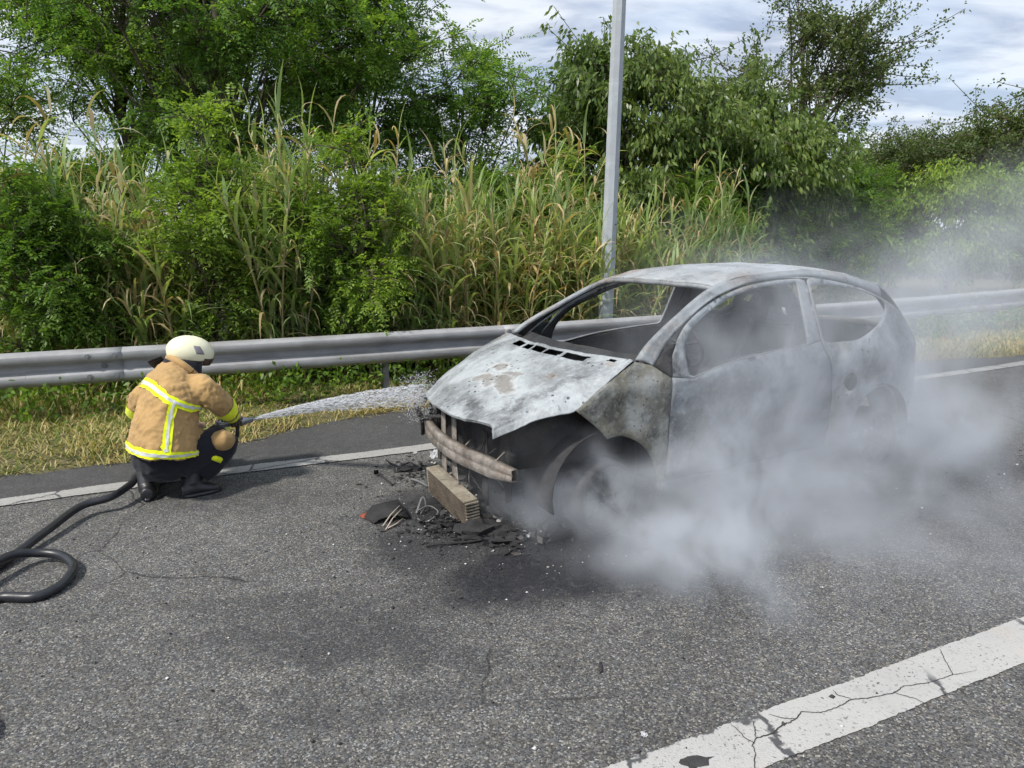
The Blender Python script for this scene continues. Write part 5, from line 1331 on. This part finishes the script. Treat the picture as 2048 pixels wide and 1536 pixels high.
for pts in ([(772, 1062, .01), (786, 1046, .03), (804, 1034, .05)], [(766, 1056, .012), (782, 1042, .04), (800, 1030, .06)], [(774, 1060, .008), (792, 1052, .012), (806, 1042, .014)]):
    MB().tube([gz(*q) - sh_.location for q in pts], .0045, 6).build("frame_rib", M_PLA, sh_)
def strip(name, pts, rad, mat, label, flat=1.0, n=6):
    P_ = [gz(u, v, z) for u, v, z in pts]; b0 = P_[0].copy(); b0.z = 0
    o = MB().tube([Vector(q) for q in crv([tuple(p - b0) for p in P_], 22)], rad, n, flat=flat).build(name, mat); o.location = b0
    return tag(o, label, "debris")
strip("metal_clip", [(835, 1046, .03), (850, 1047, .01), (870, 1037, .012), (876, 1028, .02), (858, 1022, .035), (836, 1030, .03)], .006, M_GREY, "thin bent grey metal clip beside the tail lamp shard", .6)
strip("metal_bracket", [(833, 1030, .012), (846, 1012, .06), (852, 1020, .03), (842, 1034, .02)], .008, M_GREY, "thick grey bracket standing beside the tail lamp shard", .5)
strip("charred_strip", [(750, 945, .012), (765, 958, .02), (785, 972, .01)], .010, M_CHAR, "short charred rubber strip lying near the white edge line", .6)
strip("charred_wire", [(772, 922, .01), (784, 934, .025), (800, 936, .012), (820, 930, .02), (838, 938, .01)], .007, M_CHAR, "curled charred wire beside the white edge line")
strip("grey_rod", [(822, 961, .012), (838, 968, .018), (856, 976, .012)], .009, M_GREY, "short grey metal rod beside the fallen end of the intercooler")
strip("burnt_cable", [(852, 1096, .01), (868, 1094, .014), (900, 1091, .012), (940, 1088, .014), (985, 1080, .012)], .006, M_CHAR, "long thin burnt cable stretched across the soot stain")
def lump(name, u, v, size, mat, label, seed, flatz=.5):
    bm = bmesh.new(); bmesh.ops.create_icosphere(bm, subdivisions=3, radius=1)
    for vv_ in bm.verts:
        n_ = float(fbm3(vv_.co.x * 3, vv_.co.y * 3, vv_.co.z * 3, seed)) + .5 * float(fbm3(vv_.co.x * 8, vv_.co.y * 8, vv_.co.z * 8, seed + 1))
        vv_.co *= 1 + .45 * n_; vv_.co.x *= size[0]; vv_.co.y *= size[1]; vv_.co.z *= size[2]
        vv_.co.z = max(vv_.co.z, -size[2] * .25)
    me = bpy.data.meshes.new(name); bm.to_mesh(me); bm.free(); o = link(name, me, mat, None, False); q = ground_at(u, v); o.location = (q.x, q.y, size[2] * .26)
    return tag(o, label, "debris")
lump("molten_lump", 962, 1072, (.15, .09, .075), M_CHAR, "largest heap of melted black plastic below the intercooler end", 1)
lump("molten_lump", 1004, 1080, (.10, .07, .045), M_CHAR, "smaller melted black plastic heap between the big heap and white ash", 2)
lump("molten_lump", 930, 1070, (.05, .035, .022), M_INNER, "flat brownish melted crust on the free side of the big black heap", 5)
lump("molten_lump", 968, 1047, (.045, .035, .05), M_BEAM, "rusty melted metal blob touching the intercooler end", 6)
lump("ash_heap", 1043, 1072, (.060, .042, .020), M_ASHW, "small crumbly heap of white ash on the soot stained asphalt", 3)
lump("ash_crumb", 1018, 1077, (.022, .014, .010), M_PLA, "tan melted crumb beside the white ash heap", 4)
lump("ash_rag", 871, 915, (.035, .028, .05), M_ASHW, "pale ash scrap hanging under the bumper beam end at the edge line", 9)
lump("charred_pile", 815, 940, (.10, .05, .02), M_CHAR, "low pile of charred crumbs beside the curled wire", 10)
lump("tar_patch", 1390, 1525, (.055, .035, .006), simple_mat("tar", (.035, .033, .033), .7, 0, .3, 30, .6, .006), "dark tar blob stuck on the near white lane line", 12)
lump("pebble", 1288, 1470, (.012, .010, .008), M_ASHW, "single white pebble on the asphalt beside the lane line", 13)
shard("plastic_chip", [[(1198, 1328, .006), (1203, 1326, .006)], [(1199, 1348, .006), (1205, 1346, .007)]], M_CHAR, "small flat black plastic chip lying on open asphalt", .003)
# charred flakes heaped under and ahead of the nose
r = np.random.RandomState(55); nF = 900
ff = np.concatenate([r.normal([-.18, 4.02], [.22, .13], (420, 2)), r.normal([-.02, 3.86], [.16, .10], (260, 2)), r.normal([-.62, 5.05], [.22, .14], (220, 2))])
sz = r.uniform(.008, .034, nF) * r.choice([.6, 1, 1.5], nF); hz = r.uniform(.002, .028, nF) * np.exp(-((ff[:, 0] + .1) ** 2 + (ff[:, 1] - 3.95) ** 2) / .12) + .006
D1 = unit(r.normal(0, 1, (nF, 3)) * np.array([1, 1, .45])); S1 = unit(np.cross(D1, unit(r.normal(0, .5, (nF, 3)) + np.array([0, 0, 1]))))
V, Fq = leaf_quads(np.stack([ff[:, 0], ff[:, 1], hz], 1), D1, S1, sz * 1.6, sz, .0); V[:, 2] = np.maximum(V[:, 2], .004)
mt, t, b = new_mat("char_flakes"); g_ = t.nodes.new("ShaderNodeNewGeometry"); L(t, ramp(t, g_.outputs["Random Per Island"], [(0, (.010, .010, .011)), (.7, (.028, .027, .027)), (.9, (.07, .065, .06)), (.96, (.28, .27, .26)), (1, (.42, .42, .42))]), b.inputs["Base Color"]); b.inputs["Roughness"].default_value = .6
fl_ = link("char_flakes", mesh_np("char_flakes", V, Fq), mt, None, False); tag(fl_, "black charred flakes heaped on the asphalt ahead of the burnt nose", "debris", kind="stuff")
# loose crumbs and grit nobody could count
r = np.random.RandomState(5); nG = 1500
gx = np.concatenate([r.normal(-.25, .45, 700), r.uniform(-3, 4.5, 500), r.normal(3.2, .6, 300)]); gy = np.concatenate([r.normal(4.05, .45, 700), r.uniform(2.0, 4.6, 500), r.normal(5.0, .25, 300)])
gs = r.uniform(.002, .007, nG) * r.choice([1, 1, 1, 1.6], nG)
octv = np.array([(1, 0, 0), (-1, 0, 0), (0, 1, 0), (0, -1, 0), (0, 0, .7), (0, 0, -.5)])
V = (np.stack([gx, gy, gs * .3 + .002], 1)[:, None, :] + octv[None] * gs[:, None, None] * r.uniform(.6, 1.4, (nG, 6, 1))).reshape(-1, 3)
tri = np.array([(0, 2, 4), (2, 1, 4), (1, 3, 4), (3, 0, 4), (2, 0, 5), (1, 2, 5), (3, 1, 5), (0, 3, 5)])
mt, t, b = new_mat("grit"); g_ = t.nodes.new("ShaderNodeNewGeometry"); L(t, ramp(t, g_.outputs["Random Per Island"], [(0, (.02, .02, .02)), (.62, (.05, .05, .05)), (.72, (.25, .24, .22)), (1, (.6, .6, .6))]), b.inputs["Base Color"]); b.inputs["Roughness"].default_value = .9
gr = link("road_grit", mesh_np("road_grit", V, ((np.arange(nG) * 6)[:, None, None] + tri[None]).reshape(-1, 3)), mt, None, False); tag(gr, "charred crumbs and grit scattered on the asphalt round the car", "grit", kind="stuff")

# ---------------------------------------------------------------- smoke
def smoke(name, lo, hi, blobs, dens, label, nscale=1.5, thr=(.40, .64), colr=(.84, .885, .95), seedoff=(0, 0, 0)):
    mt = bpy.data.materials.new(name); mt.use_nodes = True; t = mt.node_tree; t.nodes.clear()
    outn = t.nodes.new("ShaderNodeOutputMaterial"); pv = t.nodes.new("ShaderNodeVolumePrincipled")
    pv.inputs["Color"].default_value = (*colr, 1); pv.inputs["Anisotropy"].default_value = .0
    p = wpos(t)
    wn = t.nodes.new("ShaderNodeTexNoise"); wn.inputs["Scale"].default_value = 1.1; wn.inputs["Detail"].default_value = 3; L(t, p, wn.inputs["Vector"])
    sb = t.nodes.new("ShaderNodeVectorMath"); sb.operation = 'SUBTRACT'; L(t, wn.outputs["Color"], sb.inputs[0]); sb.inputs[1].default_value = (.5, .5, .5)
    sc_ = t.nodes.new("ShaderNodeVectorMath"); sc_.operation = 'SCALE'; L(t, sb.outputs[0], sc_.inputs[0]); sc_.inputs["Scale"].default_value = 1.15
    ad = t.nodes.new("ShaderNodeVectorMath"); ad.operation = 'ADD'; L(t, p, ad.inputs[0]); L(t, sc_.outputs[0], ad.inputs[1])
    acc = None
    for (x, y, z, rx, ry, rz_, st) in blobs:
        s1 = t.nodes.new("ShaderNodeVectorMath"); s1.operation = 'SUBTRACT'; L(t, ad.outputs[0], s1.inputs[0]); s1.inputs[1].default_value = (x, y, z)
        s2 = t.nodes.new("ShaderNodeVectorMath"); s2.operation = 'MULTIPLY'; L(t, s1.outputs[0], s2.inputs[0]); s2.inputs[1].default_value = (1 / rx, 1 / ry, 1 / rz_)
        lnn = t.nodes.new("ShaderNodeVectorMath"); lnn.operation = 'LENGTH'; L(t, s2.outputs[0], lnn.inputs[0])
        mr = t.nodes.new("ShaderNodeMapRange"); mr.interpolation_type = 'SMOOTHSTEP'
        mr.inputs["From Min"].default_value = 1.0; mr.inputs["From Max"].default_value = .15; mr.inputs["To Min"].default_value = 0; mr.inputs["To Max"].default_value = st
        L(t, lnn.outputs["Value"], mr.inputs["Value"])
        acc = mr.outputs[0] if acc is None else math_(t, 'ADD', acc, mr.outputs[0])
    mpn = t.nodes.new("ShaderNodeMapping"); mpn.inputs["Location"].default_value = seedoff; mpn.inputs["Scale"].default_value = (1.15, 1.15, .85); mpn.inputs["Rotation"].default_value = (.15, .35, .2); L(t, ad.outputs[0], mpn.inputs[0])
    nz = noise(t, nscale, 5, .60, .0, mpn.outputs[0])
    rp = t.nodes.new("ShaderNodeMapRange"); rp.interpolation_type = 'SMOOTHSTEP'; rp.inputs["From Min"].default_value = thr[0]; rp.inputs["From Max"].default_value = thr[1]; rp.inputs["To Min"].default_value = .04; rp.inputs["To Max"].default_value = 1.0
    L(t, nz, rp.inputs["Value"])
    d = math_(t, 'MULTIPLY', math_(t, 'MULTIPLY', acc, rp.outputs[0]), dens)
    L(t, d, pv.inputs["Density"]); L(t, pv.outputs[0], outn.inputs["Volume"])
    c_ = [(a + b_) / 2 for a, b_ in zip(lo, hi)]; s_ = [b_ - a for a, b_ in zip(lo, hi)]
    o = MB().box((0, 0, 0), s_).build(name, mt, None, False); o.location = c_; fix_normals(o)
    return tag(o, label, "smoke", kind="stuff")
smoke("car_smoke", (-1.0, 2.1, .012), (5.0, 6.9, 2.6), [
    (.36, 3.80, .26, .66, .46, .56, 1.5), (1.15, 3.90, .28, .90, .55, .58, 1.0), (.80, 3.40, .10, .85, .62, .30, .9), (-.05, 3.95, .35, .35, .3, .4, .6), (2.15, 4.45, .42, 1.0, .65, .75, .95),
    (3.1, 5.1, .45, .75, .75, .75, .8), (1.8, 3.5, .14, 1.5, 1.0, .40, .28), (1.1, 3.25, .10, .9, .6, .30, .5), (1.6, 4.30, .72, 1.6, .58, .80, .36), (1.9, 4.7, 1.2, 1.7, .9, .75, .20), (3.2, 5.5, 1.0, .9, .7, .7, .25)],
    3.5, "grey white smoke billowing low along the burnt car and over the asphalt", 2.1, (.36, .66), seedoff=(.7, .2, .35))
smoke("drifting_smoke", (1.5, 5.0, .02), (12.6, 12.0, 4.9), [
    (4.2, 7.2, 1.0, 1.6, 1.2, 1.0, 1.0), (5.6, 8.2, 1.4, 1.9, 1.4, 1.3, .9), (7.4, 9.0, 1.9, 2.3, 1.5, 1.5, .7), (9.2, 9.6, 2.4, 2.2, 1.3, 1.2, .4)],
    .52, "thin pale smoke plume drifting over the guardrail beyond the car tail", 1.0, (.38, .66), seedoff=(4, 2, 1))
